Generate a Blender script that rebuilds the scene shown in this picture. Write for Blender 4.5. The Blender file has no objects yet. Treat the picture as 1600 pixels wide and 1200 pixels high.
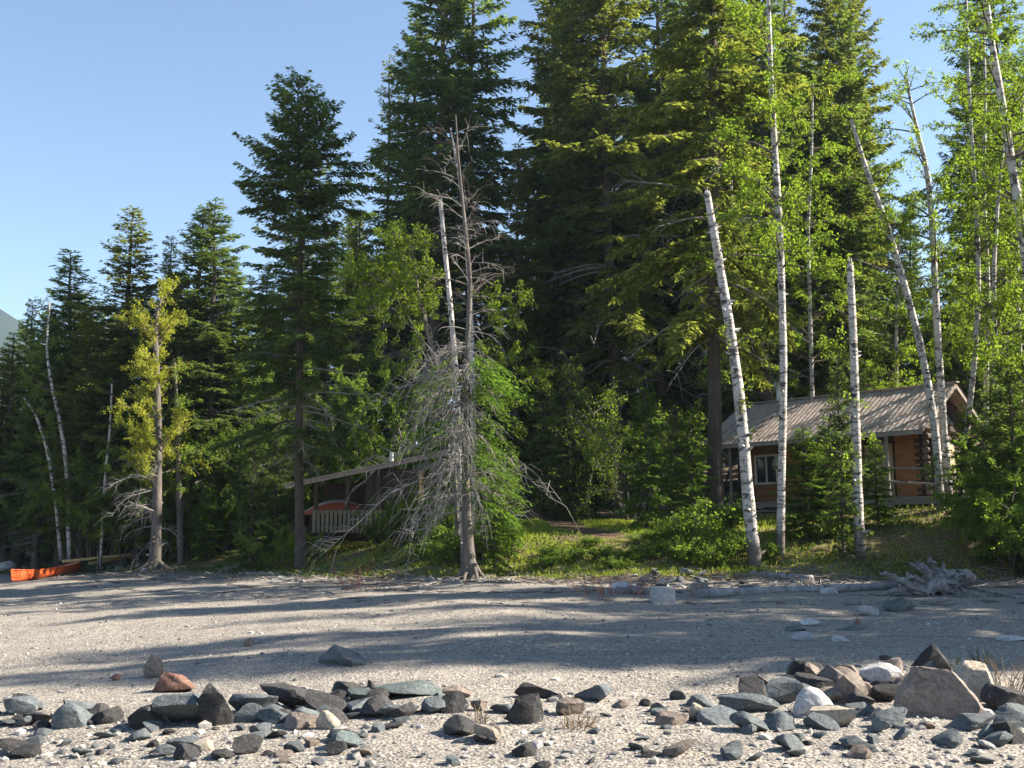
import bpy, bmesh, math
import numpy as np
from mathutils import Vector, Matrix

# ------------------------------------------------------------------ camera, sky, sun, exposure
SC = bpy.context.scene
COL = SC.collection
R = math.radians
FPX = 1716.0                       # focal length in pixels of a 1600 px wide picture
CAMZ = 1.95
PITCH = math.atan(210.0 / FPX)
cam_d = bpy.data.cameras.new('camera')
cam_d.sensor_fit = 'HORIZONTAL'; cam_d.sensor_width = 36.0
cam_d.lens = FPX / 1600.0 * 36.0
cam_d.clip_start = 0.1; cam_d.clip_end = 20000
cam = bpy.data.objects.new('camera', cam_d)
COL.objects.link(cam)
cam.location = (0, 0, CAMZ)
cam.rotation_euler = (R(90) + PITCH, 0, 0)
SC.camera = cam

SUN_AZ = 4.0                      # degrees from +X towards +Y
SUN_EL = 35.0
sdir = Vector((math.cos(R(SUN_AZ)) * math.cos(R(SUN_EL)), math.sin(R(SUN_AZ)) * math.cos(R(SUN_EL)), math.sin(R(SUN_EL))))
world = bpy.data.worlds.new('World'); SC.world = world; world.use_nodes = True
wn = world.node_tree.nodes; wl = world.node_tree.links
sky = wn.new('ShaderNodeTexSky'); sky.sky_type = 'NISHITA'; sky.sun_disc = False
sky.sun_elevation = R(SUN_EL); sky.sun_rotation = R(90 - SUN_AZ)
sky.altitude = 400; sky.air_density = 1.0; sky.dust_density = 0.25; sky.ozone_density = 2.0
wl.new(sky.outputs[0], wn['Background'].inputs[0])
wn['Background'].inputs[1].default_value = 0.064
sun_d = bpy.data.lights.new('sun', 'SUN'); sun_d.energy = 5.0; sun_d.angle = R(0.53); sun_d.color = (1.0, 0.91, 0.77)
sun = bpy.data.objects.new('sun', sun_d); COL.objects.link(sun)
sun.location = sdir * 60
sun.rotation_euler = sdir.to_track_quat('Z', 'Y').to_euler()
SC.view_settings.view_transform = 'Standard'; SC.view_settings.look = 'None'
SC.view_settings.gamma = 1.0; SC.view_settings.exposure = 1.85
SC.cycles.use_denoising = True
SC.cycles.max_bounces = 6; SC.cycles.diffuse_bounces = 3; SC.cycles.transmission_bounces = 4
SC.cycles.glossy_bounces = 2; SC.cycles.transparent_max_bounces = 4
SC.cycles.sample_clamp_indirect = 6.0

# ------------------------------------------------------------------ helpers
rng = np.random.default_rng(11)

def P(px, py, d):
    """point at world depth Y = d seen at pixel px, py of the 1600x1200 picture"""
    cx, cy = (px - 800.0) / FPX, -(py - 600.0) / FPX
    c, s = math.cos(PITCH), math.sin(PITCH)
    y = c - cy * s; z = s + cy * c
    k = d / y
    return np.array([cx * k, d, CAMZ + z * k])

def shore(x):
    """Y of the line where the gravel beach meets the bank"""
    return np.interp(x, [-400, -60, -25.6, -13.7, -6, -1.0, 6, 13, 18, 24, 35, 70, 400], [330, 76, 50.5, 41.6, 33.2, 28.9, 28.6, 28.2, 20.5, 16.0, 12.8, 9, -20])

def sm(t):
    t = np.clip(t, 0, 1); return t * t * (3 - 2 * t)

def wob(x, y, a, b):
    return np.sin(x * a + 1.3 * np.sin(y * b)) * np.sin(y * a * .83 + 1.7 * np.sin(x * b * .9 + 1.0))

def hgt(x, y):
    x = np.asarray(x, float); y = np.asarray(y, float)
    S = shore(x)
    yb = np.minimum(y, S + 1.0)
    z = 0.02 * (np.clip(yb, -40, 50) - 10) - 0.058 * np.clip(-x - 1, 0, 28)
    z = z + 0.045 * wob(x, y, .9, .5) * sm((y - 8) / 4) + .022 * np.sin(y * 1.9 + .25 * x + 1.5 * np.sin(x * .35)) + 0.012 * wob(x, y, 3.1, 1.3)
    s = y - S
    right = sm((x + 7) / 8)
    rise = 0.55 + 0.6 * right
    z = z + rise * sm((s + .3) / 6.5) + 0.06 * np.clip(x - 5, 0, 16) * sm((s - 1) / 8)
    z = z + 0.05 * np.clip(s - 6, 0, 14) + 0.12 * np.clip(s - 20, 0, 60) * 1.0
    z = z + 0.09 * wob(x, y, .8, .37) * sm(s / 3)
    return z

def G(px, d):
    """ground point under pixel column px at depth d"""
    p = P(px, 810, d)
    return np.array([p[0], d, float(hgt(p[0], d))])

def GP(px, py):
    """where the pixel's ray meets the ground"""
    lo, hi = 3.0, 70.0
    prev = lo
    for d in np.arange(4, 70, .25):
        p = P(px, py, d)
        if p[2] <= hgt(p[0], d):
            lo, hi = prev, d; break
        prev = d
    for _ in range(20):
        m = (lo + hi) / 2; p = P(px, py, m)
        if p[2] <= hgt(p[0], m): hi = m
        else: lo = m
    p = P(px, py, hi); p[2] = float(hgt(p[0], hi)); return p

def unit(v):
    return v / (np.linalg.norm(v, axis=-1, keepdims=True) + 1e-9)

class Geo:
    """collects quads (numpy) for ONE mesh"""
    def __init__(self): self.v = []; self.f = []; self.a = []; self.n = 0
    def add(self, v, f, a=None):
        v = np.asarray(v, float).reshape(-1, 3); f = np.asarray(f, int).reshape(-1, 4)
        self.v.append(v); self.f.append(f + self.n); self.n += len(v)
        self.a.append(np.full(len(v), .5) if a is None else np.asarray(a, float))
    def tubes(self, paths, radii, k=5, a=None):
        """paths (m,n,3), radii (m,n)"""
        paths = np.asarray(paths, float); radii = np.asarray(radii, float)
        if paths.ndim == 2: paths = paths[None]; radii = radii[None]
        m, n, _ = paths.shape
        t = unit(np.gradient(paths, axis=1))
        ref = np.where(np.abs(t[..., 2:3]) > .85, np.array([1., 0, 0]), np.array([0, 0, 1.]))
        ref = np.broadcast_to(ref[:, :1], t.shape)
        u = unit(np.cross(t, ref)); w = np.cross(t, u)
        th = np.arange(k) * 2 * math.pi / k
        ring = u[:, :, None] * np.cos(th)[:, None] + w[:, :, None] * np.sin(th)[:, None]
        v = paths[:, :, None] + ring * radii[:, :, None, None]
        i = np.arange(m)[:, None, None] * n * k + np.arange(n - 1)[None, :, None] * k
        j = np.arange(k)[None, None]; j2 = (j + 1) % k
        f = np.stack([i + j, i + j2, i + k + j2, i + k + j], -1)
        aa = None if a is None else np.repeat(np.asarray(a), n * k)
        self.add(v, f, aa)
    def kites(self, base, dirs, nrm, length, width, a=None, wide=.45):
        """leaf-sized four-cornered faces"""
        d = unit(dirs); s = unit(np.cross(d, nrm)); L = np.asarray(length)[:, None]; W = np.asarray(width)[:, None] * .5
        mid = base + d * L * wide
        v = np.stack([base, mid - s * W, base + d * L, mid + s * W], 1)
        m = len(base)
        f = np.arange(m * 4).reshape(m, 4)
        self.add(v, f, np.repeat(np.random.default_rng(m).random(m) if a is None else a, 4))
    def box(self, lo, hi, M=None):
        lo = np.array(lo, float); hi = np.array(hi, float)
        c = np.array([[x, y, z] for z in (0, 1) for y in (0, 1) for x in (0, 1)])
        v = lo + c * (hi - lo)
        if M is not None: v = v @ np.array(M)[:3, :3].T + np.array(M)[:3, 3]
        self.add(v, [[0, 2, 3, 1], [4, 5, 7, 6], [0, 1, 5, 4], [2, 6, 7, 3], [0, 4, 6, 2], [1, 3, 7, 5]])
    def beam(self, a, b, w, h, up=(0, 0, 1)):
        """rectangular bar from a to b"""
        a = np.array(a, float); b = np.array(b, float); t = unit(b - a)
        s = unit(np.cross(t, np.array(up, float))); u = np.cross(s, t)
        v = [p + s * sx * w / 2 + u * sz * h / 2 for p in (a, b) for sx, sz in ((-1, -1), (1, -1), (1, 1), (-1, 1))]
        self.add(v, [[0, 1, 2, 3], [7, 6, 5, 4], [0, 4, 5, 1], [1, 5, 6, 2], [2, 6, 7, 3], [3, 7, 4, 0]])
    def mesh(self, name, mat, smooth=False, sharp=None):
        v = np.concatenate(self.v) if self.v else np.zeros((0, 3)); f = np.concatenate(self.f) if self.f else np.zeros((0, 4), int)
        me = bpy.data.meshes.new(name)
        me.vertices.add(len(v)); me.vertices.foreach_set('co', v.astype(np.float32).ravel())
        me.loops.add(f.size); me.loops.foreach_set('vertex_index', f.astype(np.int32).ravel())
        me.polygons.add(len(f)); me.polygons.foreach_set('loop_start', np.arange(0, f.size, 4, dtype=np.int32))
        me.polygons.foreach_set('use_smooth', np.full(len(f), smooth))
        at = me.attributes.new('rnd', 'FLOAT', 'POINT'); at.data.foreach_set('value', np.concatenate(self.a).astype(np.float32))
        me.update(calc_edges=True)
        if sharp: me.set_sharp_from_angle(angle=R(sharp))
        me.materials.append(mat)
        return me

def link(name, me, parent=None, loc=None):
    o = bpy.data.objects.new(name, me); COL.objects.link(o)
    if parent is not None: o.parent = parent
    if loc is not None: o.location = [float(c) for c in loc]
    return o

def build(g, name, mat, parent=None, smooth=False, loc=None, sharp=None):
    return link(name, g.mesh(name, mat, smooth, sharp), parent, loc)

def tag(o, label, cat, group=None):
    o['label'] = label; o['category'] = cat
    if group: o['group'] = group
    return o

def kind(o, k): o['kind'] = k; return o

def empty(name, loc, label, cat, group=None, rz=0.0):
    o = bpy.data.objects.new(name, None); COL.objects.link(o)
    o.empty_display_size = .2
    o.location = [float(c) for c in loc]; o.rotation_euler = (0, 0, rz)
    return tag(o, label, cat, group)

def dup(root, loc, rz=0, scale=(1, 1, 1), label=None, group=None, tilt=(0, 0)):
    r = root.copy(); COL.objects.link(r)
    r.location = [float(c) for c in loc]; r.rotation_euler = (tilt[0], tilt[1], rz); r.scale = scale
    if label: r['label'] = label
    if group: r['group'] = group
    for ch in root.children:
        c = ch.copy(); COL.objects.link(c); c.parent = r
        for g in ch.children:
            d = g.copy(); COL.objects.link(d); d.parent = c
    return r

# ------------------------------------------------------------------ materials
class NT:
    def __init__(self, name):
        self.m = bpy.data.materials.new(name); self.m.use_nodes = True
        self.t = self.m.node_tree; self.t.nodes.clear(); self.out = self.n('ShaderNodeOutputMaterial')
    def n(self, typ, **kw):
        nd = self.t.nodes.new(typ)
        for k, v in kw.items(): setattr(nd, k, v)
        return nd
    def l(self, a, b): self.t.links.new(a, b)
    def coord(self, scale=(1, 1, 1), kind='Object', rot=(0, 0, 0)):
        c = self.n('ShaderNodeTexCoord'); mp = self.n('ShaderNodeMapping')
        mp.inputs['Scale'].default_value = scale; mp.inputs['Rotation'].default_value = rot
        self.l(c.outputs[kind], mp.inputs[0]); return mp.outputs[0]
    def noise(self, vec, scale, detail=4, rough=.6, dist=0):
        t = self.n('ShaderNodeTexNoise'); t.inputs['Scale'].default_value = scale; t.inputs['Detail'].default_value = detail
        t.inputs['Roughness'].default_value = rough; t.inputs['Distortion'].default_value = dist
        if vec is not None: self.l(vec, t.inputs['Vector'])
        return t.outputs['Fac']
    def voro(self, vec, scale, out='Color', feat='F1'):
        t = self.n('ShaderNodeTexVoronoi'); t.feature = feat; t.inputs['Scale'].default_value = scale
        self.l(vec, t.inputs['Vector']); return t.outputs[out]
    def ramp(self, fac, stops):
        r = self.n('ShaderNodeValToRGB'); e = r.color_ramp.elements
        while len(e) < len(stops): e.new(.5)
        for q, (p, c) in zip(e, stops):
            q.position = p; q.color = (c, c, c, 1) if np.isscalar(c) else (*c, 1)
        self.l(fac, r.inputs[0]); return r.outputs[0]
    def mix(self, fac, a, b, mode='MIX'):
        m = self.n('ShaderNodeMix'); m.data_type = 'RGBA'; m.blend_type = mode
        for s, v in ((m.inputs[0], fac), (m.inputs[6], a), (m.inputs[7], b)):
            if isinstance(v, (int, float)): s.default_value = v
            elif isinstance(v, (tuple, list)): s.default_value = (*v, 1)
            else: self.l(v, s)
        return m.outputs[2]
    def math(self, op, a, b=0.0):
        m = self.n('ShaderNodeMath'); m.operation = op
        for s, v in ((m.inputs[0], a), (m.inputs[1], b)):
            if isinstance(v, (int, float)): s.default_value = v
            else: self.l(v, s)
        return m.outputs[0]
    def attr(self, name):
        a = self.n('ShaderNodeAttribute'); a.attribute_name = name; return a.outputs['Fac']
    def orand(self): return self.n('ShaderNodeObjectInfo').outputs['Random']
    def bump(self, h, strength, dist=.02):
        b = self.n('ShaderNodeBump'); b.inputs['Strength'].default_value = strength; b.inputs['Distance'].default_value = dist
        self.l(h, b.inputs['Height']); return b.outputs[0]
    def bsdf(self, col, rough=.8, nrm=None, metal=0.0, spec=.3):
        p = self.n('ShaderNodeBsdfPrincipled')
        if isinstance(col, tuple): p.inputs['Base Color'].default_value = (*col, 1)
        else: self.l(col, p.inputs['Base Color'])
        if isinstance(rough, (int, float)): p.inputs['Roughness'].default_value = rough
        else: self.l(rough, p.inputs['Roughness'])
        p.inputs['Metallic'].default_value = metal
        p.inputs['Specular IOR Level'].default_value = spec
        if nrm is not None: self.l(nrm, p.inputs['Normal'])
        self.l(p.outputs[0], self.out.inputs[0]); return self.m

def leaf_mat(name, c0, c1, c2, trans=.4, tcol=1.5, vary=.35):
    """thin leaves: diffuse and translucent; colour differs leaf by leaf and plant by plant"""
    t = NT(name)
    col = t.ramp(t.attr('rnd'), [(0, c0), (.6, c1), (1, c2)])
    o = t.orand()
    val = t.math('ADD', t.math('MULTIPLY', o, vary), 1 - vary / 2)
    vv = t.n('ShaderNodeCombineColor'); t.l(val, vv.inputs[0]); t.l(val, vv.inputs[1]); t.l(val, vv.inputs[2])
    col = t.mix(1.0, col, vv.outputs[0], 'MULTIPLY')
    d = t.n('ShaderNodeBsdfDiffuse'); t.l(col, d.inputs[0])
    tc = t.mix(1.0, col, (tcol, tcol * 1.05, tcol * .55), 'MULTIPLY')
    tr = t.n('ShaderNodeBsdfTranslucent'); t.l(tc, tr.inputs[0])
    mx = t.n('ShaderNodeMixShader'); mx.inputs[0].default_value = trans
    t.l(d.outputs[0], mx.inputs[1]); t.l(tr.outputs[0], mx.inputs[2]); t.l(mx.outputs[0], t.out.inputs[0])
    return t.m

def bark_mat(name, c0, c1, sc=(14, 14, 2.2), bump=.8):
    t = NT(name); v = t.coord(sc)
    n = t.noise(v, 1.0, 5, .65, .4); n2 = t.noise(t.coord((1, 1, 1)), 1.7, 3)
    col = t.ramp(n, [(.3, c0), (.7, c1)])
    col = t.mix(t.math('MULTIPLY', n2, .5), col, tuple(x * .55 for x in c1))
    return t.bsdf(col, .9, t.bump(n, bump, .03), spec=.15)

def wood_mat(name, c0, c1, sc=(3, 30, 30), rough=.75, bump=.3):
    t = NT(name); n = t.noise(t.coord(sc), 1.0, 4, .6, .6); n2 = t.noise(t.coord((1.3, 1.3, 1.3)), 2.0, 3)
    col = t.ramp(n, [(.25, c0), (.75, c1)])
    col = t.mix(t.math('MULTIPLY', n2, .45), col, tuple(x * .6 for x in c0))
    val = t.math('ADD', t.math('MULTIPLY', t.orand(), .3), .85)
    vv = t.n('ShaderNodeCombineColor')
    for i in range(3): t.l(val, vv.inputs[i])
    col = t.mix(1.0, col, vv.outputs[0], 'MULTIPLY')
    return t.bsdf(col, rough, t.bump(n, bump, .01), spec=.2)

def birch_mat():
    t = NT('birch_bark')
    n = t.noise(t.coord((2.2, 2.2, 26)), 1.0, 3, .7, .3)      # narrow lenticels
    b = t.noise(t.coord((2.0, 2.0, 4.5)), 1.6, 4, .75, .5)       # dark scars and old branch collars
    w = t.noise(t.coord((3, 3, 3)), 2.0, 3)
    col = t.mix(w, (.56, .535, .50), (.37, .35, .325))
    col = t.mix(t.ramp(n, [(.36, 1.0), (.45, 0.0)]), col, (.13, .085, .075))
    col = t.mix(t.ramp(b, [(.425, 1.0), (.475, 0.0)]), col, (.05, .04, .036))
    st = t.noise(t.coord((1.2, 1.2, .5)), 1.4, 4, .7)
    col = t.mix(t.ramp(st, [(.5, 0.0), (.7, .6)]), col, (.30, .235, .185))
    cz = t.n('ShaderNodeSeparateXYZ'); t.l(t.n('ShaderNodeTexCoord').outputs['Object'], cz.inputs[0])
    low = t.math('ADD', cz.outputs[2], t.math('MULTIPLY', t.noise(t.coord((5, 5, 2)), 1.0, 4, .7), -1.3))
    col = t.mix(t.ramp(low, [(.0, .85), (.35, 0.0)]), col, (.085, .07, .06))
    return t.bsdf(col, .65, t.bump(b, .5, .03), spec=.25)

def rock_mat(name, c0, c1, c2, sc=4.0, streak=1.0):
    t = NT(name)
    v = t.coord((sc, sc, sc * streak))
    a = t.noise(v, 1.0, 6, .65, .5); b = t.noise(t.coord((1, 1, 1)), sc * 7, 4, .7); q = t.noise(t.coord((1, 1, 1)), sc * .6, 2)
    col = t.ramp(a, [(.3, c0), (.55, c1), (.75, c2)])
    col = t.mix(t.ramp(b, [(.40, .55), (.56, 0.0)]), col, tuple(x * .45 for x in c0))
    val = t.math('ADD', t.math('MULTIPLY', t.orand(), .5), .75)
    vv = t.n('ShaderNodeCombineColor')
    for i in range(3): t.l(val, vv.inputs[i])
    col = t.mix(1.0, col, vv.outputs[0], 'MULTIPLY')
    li = t.noise(t.coord((1, 1, 1)), sc * 2.2, 5, .75, .4)
    col = t.mix(t.ramp(li, [(.60, 0.0), (.68, .55)]), col, tuple(min(.6, x * 1.5 + .08) for x in c2))
    col = t.mix(t.ramp(q, [(.45, 0.0), (.7, .5)]), col, tuple(x * .55 for x in c1))
    h = t.math('ADD', t.math('MULTIPLY', a, .8), t.math('MULTIPLY', b, .3))
    return t.bsdf(col, .85, t.bump(h, .9, .05), spec=.25)

def ground_mat():
    t = NT('shore_ground')
    v = t.coord((1, 1, 1))
    peb = t.voro(v, 26); ped = t.voro(v, 26, 'Distance'); peb2 = t.voro(v, 60)
    g1 = t.ramp(t.n('ShaderNodeSeparateColor').outputs[0], [(0, .1), (1, .5)])
    sep = t.t.nodes[-2] if False else [x for x in t.t.nodes if x.bl_idname == 'ShaderNodeSeparateColor'][0]
    t.l(peb, sep.inputs[0])
    gr = t.ramp(sep.outputs[0], [(0, (.09, .08, .07)), (.35, (.27, .235, .19)), (.7, (.40, .35, .285)), (1, (.60, .54, .46))])
    sep2 = t.n('ShaderNodeSeparateColor'); t.l(peb2, sep2.inputs[0])
    gr2 = t.ramp(sep2.outputs[0], [(0, (.12, .105, .09)), (.6, (.34, .30, .245)), (1, (.54, .485, .41))])
    gravel = t.mix(.3, gr, gr2)
    pb = t.n('ShaderNodeSeparateColor'); t.l(t.voro(v, 11), pb.inputs[0])
    gravel = t.mix(t.ramp(pb.outputs[1], [(.90, 0.0), (.93, .7)]), gravel, t.ramp(pb.outputs[0], [(0, (.10, .10, .105)), (.6, (.30, .28, .25)), (1, (.55, .52, .48))]))
    band = t.noise(t.coord((.12, .9, .5)), 1.0, 4, .6, .6)
    gravel = t.mix(t.ramp(band, [(.45, 0.0), (.65, .5)]), gravel, (.43, .38, .315))
    gravel = t.mix(t.ramp(t.noise(t.coord((.2, 1.6, .5)), 1.0, 5, .65, .9), [(.55, 0.0), (.68, .5)]), gravel, (.13, .12, .11))
    gap = t.ramp(ped, [(.30, 0.0), (.62, .55)])
    gravel = t.mix(gap, gravel, (.10, .095, .09))
    big = t.noise(v, .35, 4, .6)
    gravel = t.mix(t.math('MULTIPLY', big, .35), gravel, (.20, .185, .175))
    # bank: moss, grass tone and brown needle litter
    n1 = t.noise(v, .7, 5, .65, .3); n2 = t.noise(v, 9.0, 4, .7)
    litter = t.ramp(n2, [(.3, (.065, .045, .03)), (.55, (.17, .125, .08)), (.8, (.30, .235, .155))])
    moss = t.ramp(n2, [(.3, (.08, .095, .018)), (.7, (.19, .20, .045))])
    bank = t.mix(t.math('MULTIPLY', t.ramp(n1, [(.40, 0.0), (.58, 1.0)]), t.attr('green')), litter, moss)
    path = t.ramp(n2, [(.3, (.07, .045, .03)), (.7, (.16, .105, .07))])
    bank = t.mix(t.attr('path'), bank, path)
    edge = t.math('ADD', t.attr('bank'), t.math('MULTIPLY', t.math('SUBTRACT', t.noise(v, 1.3, 5, .7), .5), .9))
    col = t.mix(t.ramp(edge, [(.38, 0.0), (.62, 1.0)]), gravel, bank)
    dent = t.noise(v, 2.6, 4, .55, .3)
    hh = t.math('ADD', t.math('ADD', t.math('MULTIPLY', ped, -.6), n2), t.math('MULTIPLY', dent, 2.6))
    return t.bsdf(col, .95, t.bump(hh, .8, .03), spec=.12)

def metal_roof_mat():
    t = NT('weathered_metal_roof')
    n = t.noise(t.coord((1, 1, 1)), 1.6, 5, .65); s = t.noise(t.coord((14, .8, .8)), 1.0, 4, .6)
    col = t.ramp(n, [(.3, (.33, .27, .245)), (.7, (.46, .395, .365))])
    col = t.mix(t.ramp(s, [(.46, 0.0), (.7, .6)]), col, (.20, .135, .105))
    col = t.mix(t.ramp(t.noise(t.coord((1, 1, 1)), 3.4, 5, .7), [(.52, 0.0), (.66, .5)]), col, (.16, .12, .095))
    return t.bsdf(col, .55, None, .15, .4)

M = {}
M['ground'] = ground_mat()
M['bark'] = bark_mat('conifer_bark', (.045, .036, .030), (.125, .10, .085))
M['graybark'] = bark_mat('gray_bark', (.06, .052, .046), (.20, .175, .155))
M['dead'] = bark_mat('dead_twig', (.17, .155, .14), (.36, .33, .30), (10, 10, 4), .4)
M['twig'] = bark_mat('brown_twig', (.07, .055, .045), (.16, .13, .11), (10, 10, 4), .3)
M['birch'] = birch_mat()
M['fir'] = leaf_mat('fir_needles', (.050, .080, .030), (.110, .155, .048), (.180, .210, .062), .50, 1.65)
M['firold'] = leaf_mat('olive_needles', (.066, .082, .024), (.145, .162, .040), (.215, .215, .058), .50, 1.65)
M['hemlock'] = leaf_mat('fresh_green_needles', (.055, .10, .02), (.10, .165, .03), (.155, .22, .048), .48, 1.55)
M['birchleaf'] = leaf_mat('spring_birch_leaves', (.10, .165, .022), (.18, .25, .034), (.27, .32, .055), .52, 1.5)
M['alder'] = leaf_mat('alder_leaves', (.07, .12, .022), (.125, .19, .034), (.19, .25, .05), .50, 1.55)
M['yellow'] = leaf_mat('yellow_spring_leaves', (.19, .21, .03), (.29, .30, .045), (.39, .37, .07), .45, 1.4)
M['grass'] = leaf_mat('bank_grass', (.12, .17, .026), (.22, .27, .045), (.36, .34, .09), .42, 1.45)
M['herb'] = leaf_mat('low_groundcover', (.035, .06, .014), (.075, .11, .024), (.14, .16, .04), .35, 1.4)
M['drygrass'] = leaf_mat('dry_stalks', (.16, .11, .07), (.26, .19, .12), (.36, .28, .19), .2, 1.2)
M['redtwig'] = bark_mat('red_twigs', (.16, .06, .04), (.30, .13, .09), (10, 10, 4), .3)
M['roof'] = metal_roof_mat()
M['log'] = wood_mat('dark_log', (.045, .032, .025), (.12, .085, .062), (2.5, 26, 26))
M['logend'] = wood_mat('log_end', (.10, .075, .055), (.24, .19, .145), (18, 18, 18))
M['ply'] = wood_mat('orange_wood_panel', (.21, .088, .034), (.35, .165, .068), (1.5, 1.5, 9), .6)
M['tan'] = wood_mat('tan_board', (.33, .25, .15), (.47, .37, .24), (22, 22, 2))
M['gray_wood'] = wood_mat('gray_weathered_wood', (.17, .145, .125), (.34, .305, .27), (2, 24, 24))
M['dark_wood'] = wood_mat('dark_brown_wood', (.05, .033, .023), (.10, .068, .046), (24, 24, 2))
M['picket'] = wood_mat('pale_picket_wood', (.16, .135, .09), (.29, .245, .17), (22, 22, 2))
M['drift'] = wood_mat('driftwood', (.12, .115, .115), (.40, .39, .385), (7, 7, 7), .85, 1.0)
M['plank'] = wood_mat('fresh_yellow_timber', (.52, .37, .15), (.66, .50, .24), (2, 22, 22))
M['trimwhite'] = NT('pale_trim').bsdf((.58, .54, .48), .6)
t_ = NT('window_glass'); M['glass'] = t_.bsdf((.025, .03, .035), .07, None, 0, .6)
M['steel'] = NT('galvanised_pipe').bsdf((.45, .47, .50), .42, None, .7)
t_ = NT('orange_canoe_hull'); n_ = t_.noise(t_.coord((1, 1, 1)), 6, 4)
M['canoe'] = t_.bsdf(t_.ramp(n_, [(.3, (.56, .085, .022)), (.7, (.68, .125, .034))]), .42, None, 0, .4)
M['canoein'] = NT('canoe_inside').bsdf((.62, .36, .25), .7)
M['redhull'] = NT('faded_red_hull').bsdf((.33, .075, .03), .5)
M['hullpale'] = NT('pale_hull_bottom').bsdf((.52, .47, .42), .6)
M['concrete'] = rock_mat('concrete', (.33, .33, .34), (.42, .42, .43), (.50, .50, .50), 5)
M['slate'] = rock_mat('slate_rock', (.075, .085, .092), (.125, .14, .145), (.20, .21, .21), 3, 3)
M['dark'] = rock_mat('dark_rock', (.028, .027, .028), (.055, .052, .052), (.12, .11, .105), 4, 2)
M['brown'] = rock_mat('brown_rock', (.12, .095, .08), (.23, .185, .155), (.33, .28, .24), 3.5)
M['tanrock'] = rock_mat('tan_rock', (.26, .22, .175), (.40, .345, .275), (.52, .46, .38), 4)
M['rust'] = rock_mat('rust_rock', (.13, .07, .05), (.24, .13, .095), (.33, .23, .17), 5)
M['pale'] = rock_mat('pale_rock', (.36, .35, .35), (.50, .485, .475), (.62, .60, .58), 4)
M['teal'] = rock_mat('blue_green_rock', (.075, .098, .10), (.13, .155, .153), (.20, .225, .22), 3, 2.5)
t_ = NT('beach_pebbles'); M['pebble'] = t_.bsdf(t_.ramp(t_.attr('rnd'), [(0, (.07, .075, .08)), (.3, (.15, .15, .15)), (.6, (.27, .25, .225)), (.9, (.38, .345, .30)), (1, (.50, .47, .43))]), .85, None, 0, .2)
t_ = NT('hill_forest'); n_ = t_.noise(t_.coord((1, 1, 1)), .012, 5, .65)
M['hill'] = t_.bsdf(t_.ramp(n_, [(.3, (.018, .028, .024)), (.7, (.035, .048, .038))]), .95, None, 0, .1)

# ------------------------------------------------------------------ the setting: ground, hill
def make_ground():
    xs = np.concatenate([[-6000, -2500, -1000, -400, -200, -120, -80, -60, -50], np.arange(-44, -14, .7), np.arange(-14, 20, .2), np.arange(20, 56, 1.2), [60, 80, 120, 200, 400, 1000, 2500, 6000]])
    ys = np.concatenate([[-3000, -800, -200, -60, -20, -6, 0, 4], np.arange(6, 44, .2), np.arange(44, 90, 1.0), [95, 100, 110, 130, 160, 220, 400, 900, 2000, 6000]])
    X, Y = np.meshgrid(xs, ys)
    Z = hgt(X, Y)
    g = Geo(); nx, ny = len(xs), len(ys)
    i = (np.arange(ny - 1)[:, None] * nx + np.arange(nx - 1)[None]).ravel()
    g.add(np.stack([X, Y, Z], -1), np.stack([i, i + 1, i + nx + 1, i + nx], -1))
    o = build(g, 'ground', M['ground'], smooth=True); kind(o, 'structure')
    s = (Y - shore(X)).ravel(); x = X.ravel(); y = Y.ravel()
    me = o.data
    def at(n, v): a = me.attributes.new(n, 'FLOAT', 'POINT'); a.data.foreach_set('value', v.astype(np.float32))
    at('bank', sm((s + 1.2) / 2.0))
    green = sm((x + 7) / 6) * sm((s) / 2) * (1 - sm((s - 10) / 6)) * (1 - .55 * sm((x - 7) / 4))
    green = np.maximum(green, .5 * sm(s / 2) * (1 - sm((s - 5) / 4)))
    at('green', green)
    at('path', path_mask(x, y))
    return o

def path_mask(x, y):
    cx = np.interp(y, [32.5, 36, 42, 50], [3.4, 2.0, 1.6, 2.2])
    return (1 - sm((np.abs(x - cx) - .3) / .6)) * sm((y - 32.5) / 1.5) * (1 - sm((y - 50) / 6))
make_ground()

def make_hill():
    g = Geo(); n = 60; k = 14
    HS = .38
    X = np.linspace(-2600, 1200, n); V = np.linspace(0, 1, k)
    ridge = np.interp(X, [-5200, -3000, -1900, -1400, -1280, -1150, -600, 1200], [1150, 1000, 860, 560, 470, 400, 210, 40]) + 26 * np.sin(X * .013) + 14 * np.sin(X * .041)
    Y0 = 2000.0; ridge = np.minimum(ridge, 640)
    x, v = np.meshgrid(X, V)
    y = Y0 + v * 900; z = -5 + (ridge[None] + 5) * sm(v) ** .8
    z = z + 18 * np.sin(x * .02 + v * 9) * v * (1 - v) * 4
    g.add(np.stack([x, y, z], -1) * HS, [[r * n + c, r * n + c + 1, (r + 1) * n + c + 1, (r + 1) * n + c] for r in range(k - 1) for c in range(n - 1)])
    kind(build(g, 'hill', M['hill'], smooth=True), 'structure')
make_hill()

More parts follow.
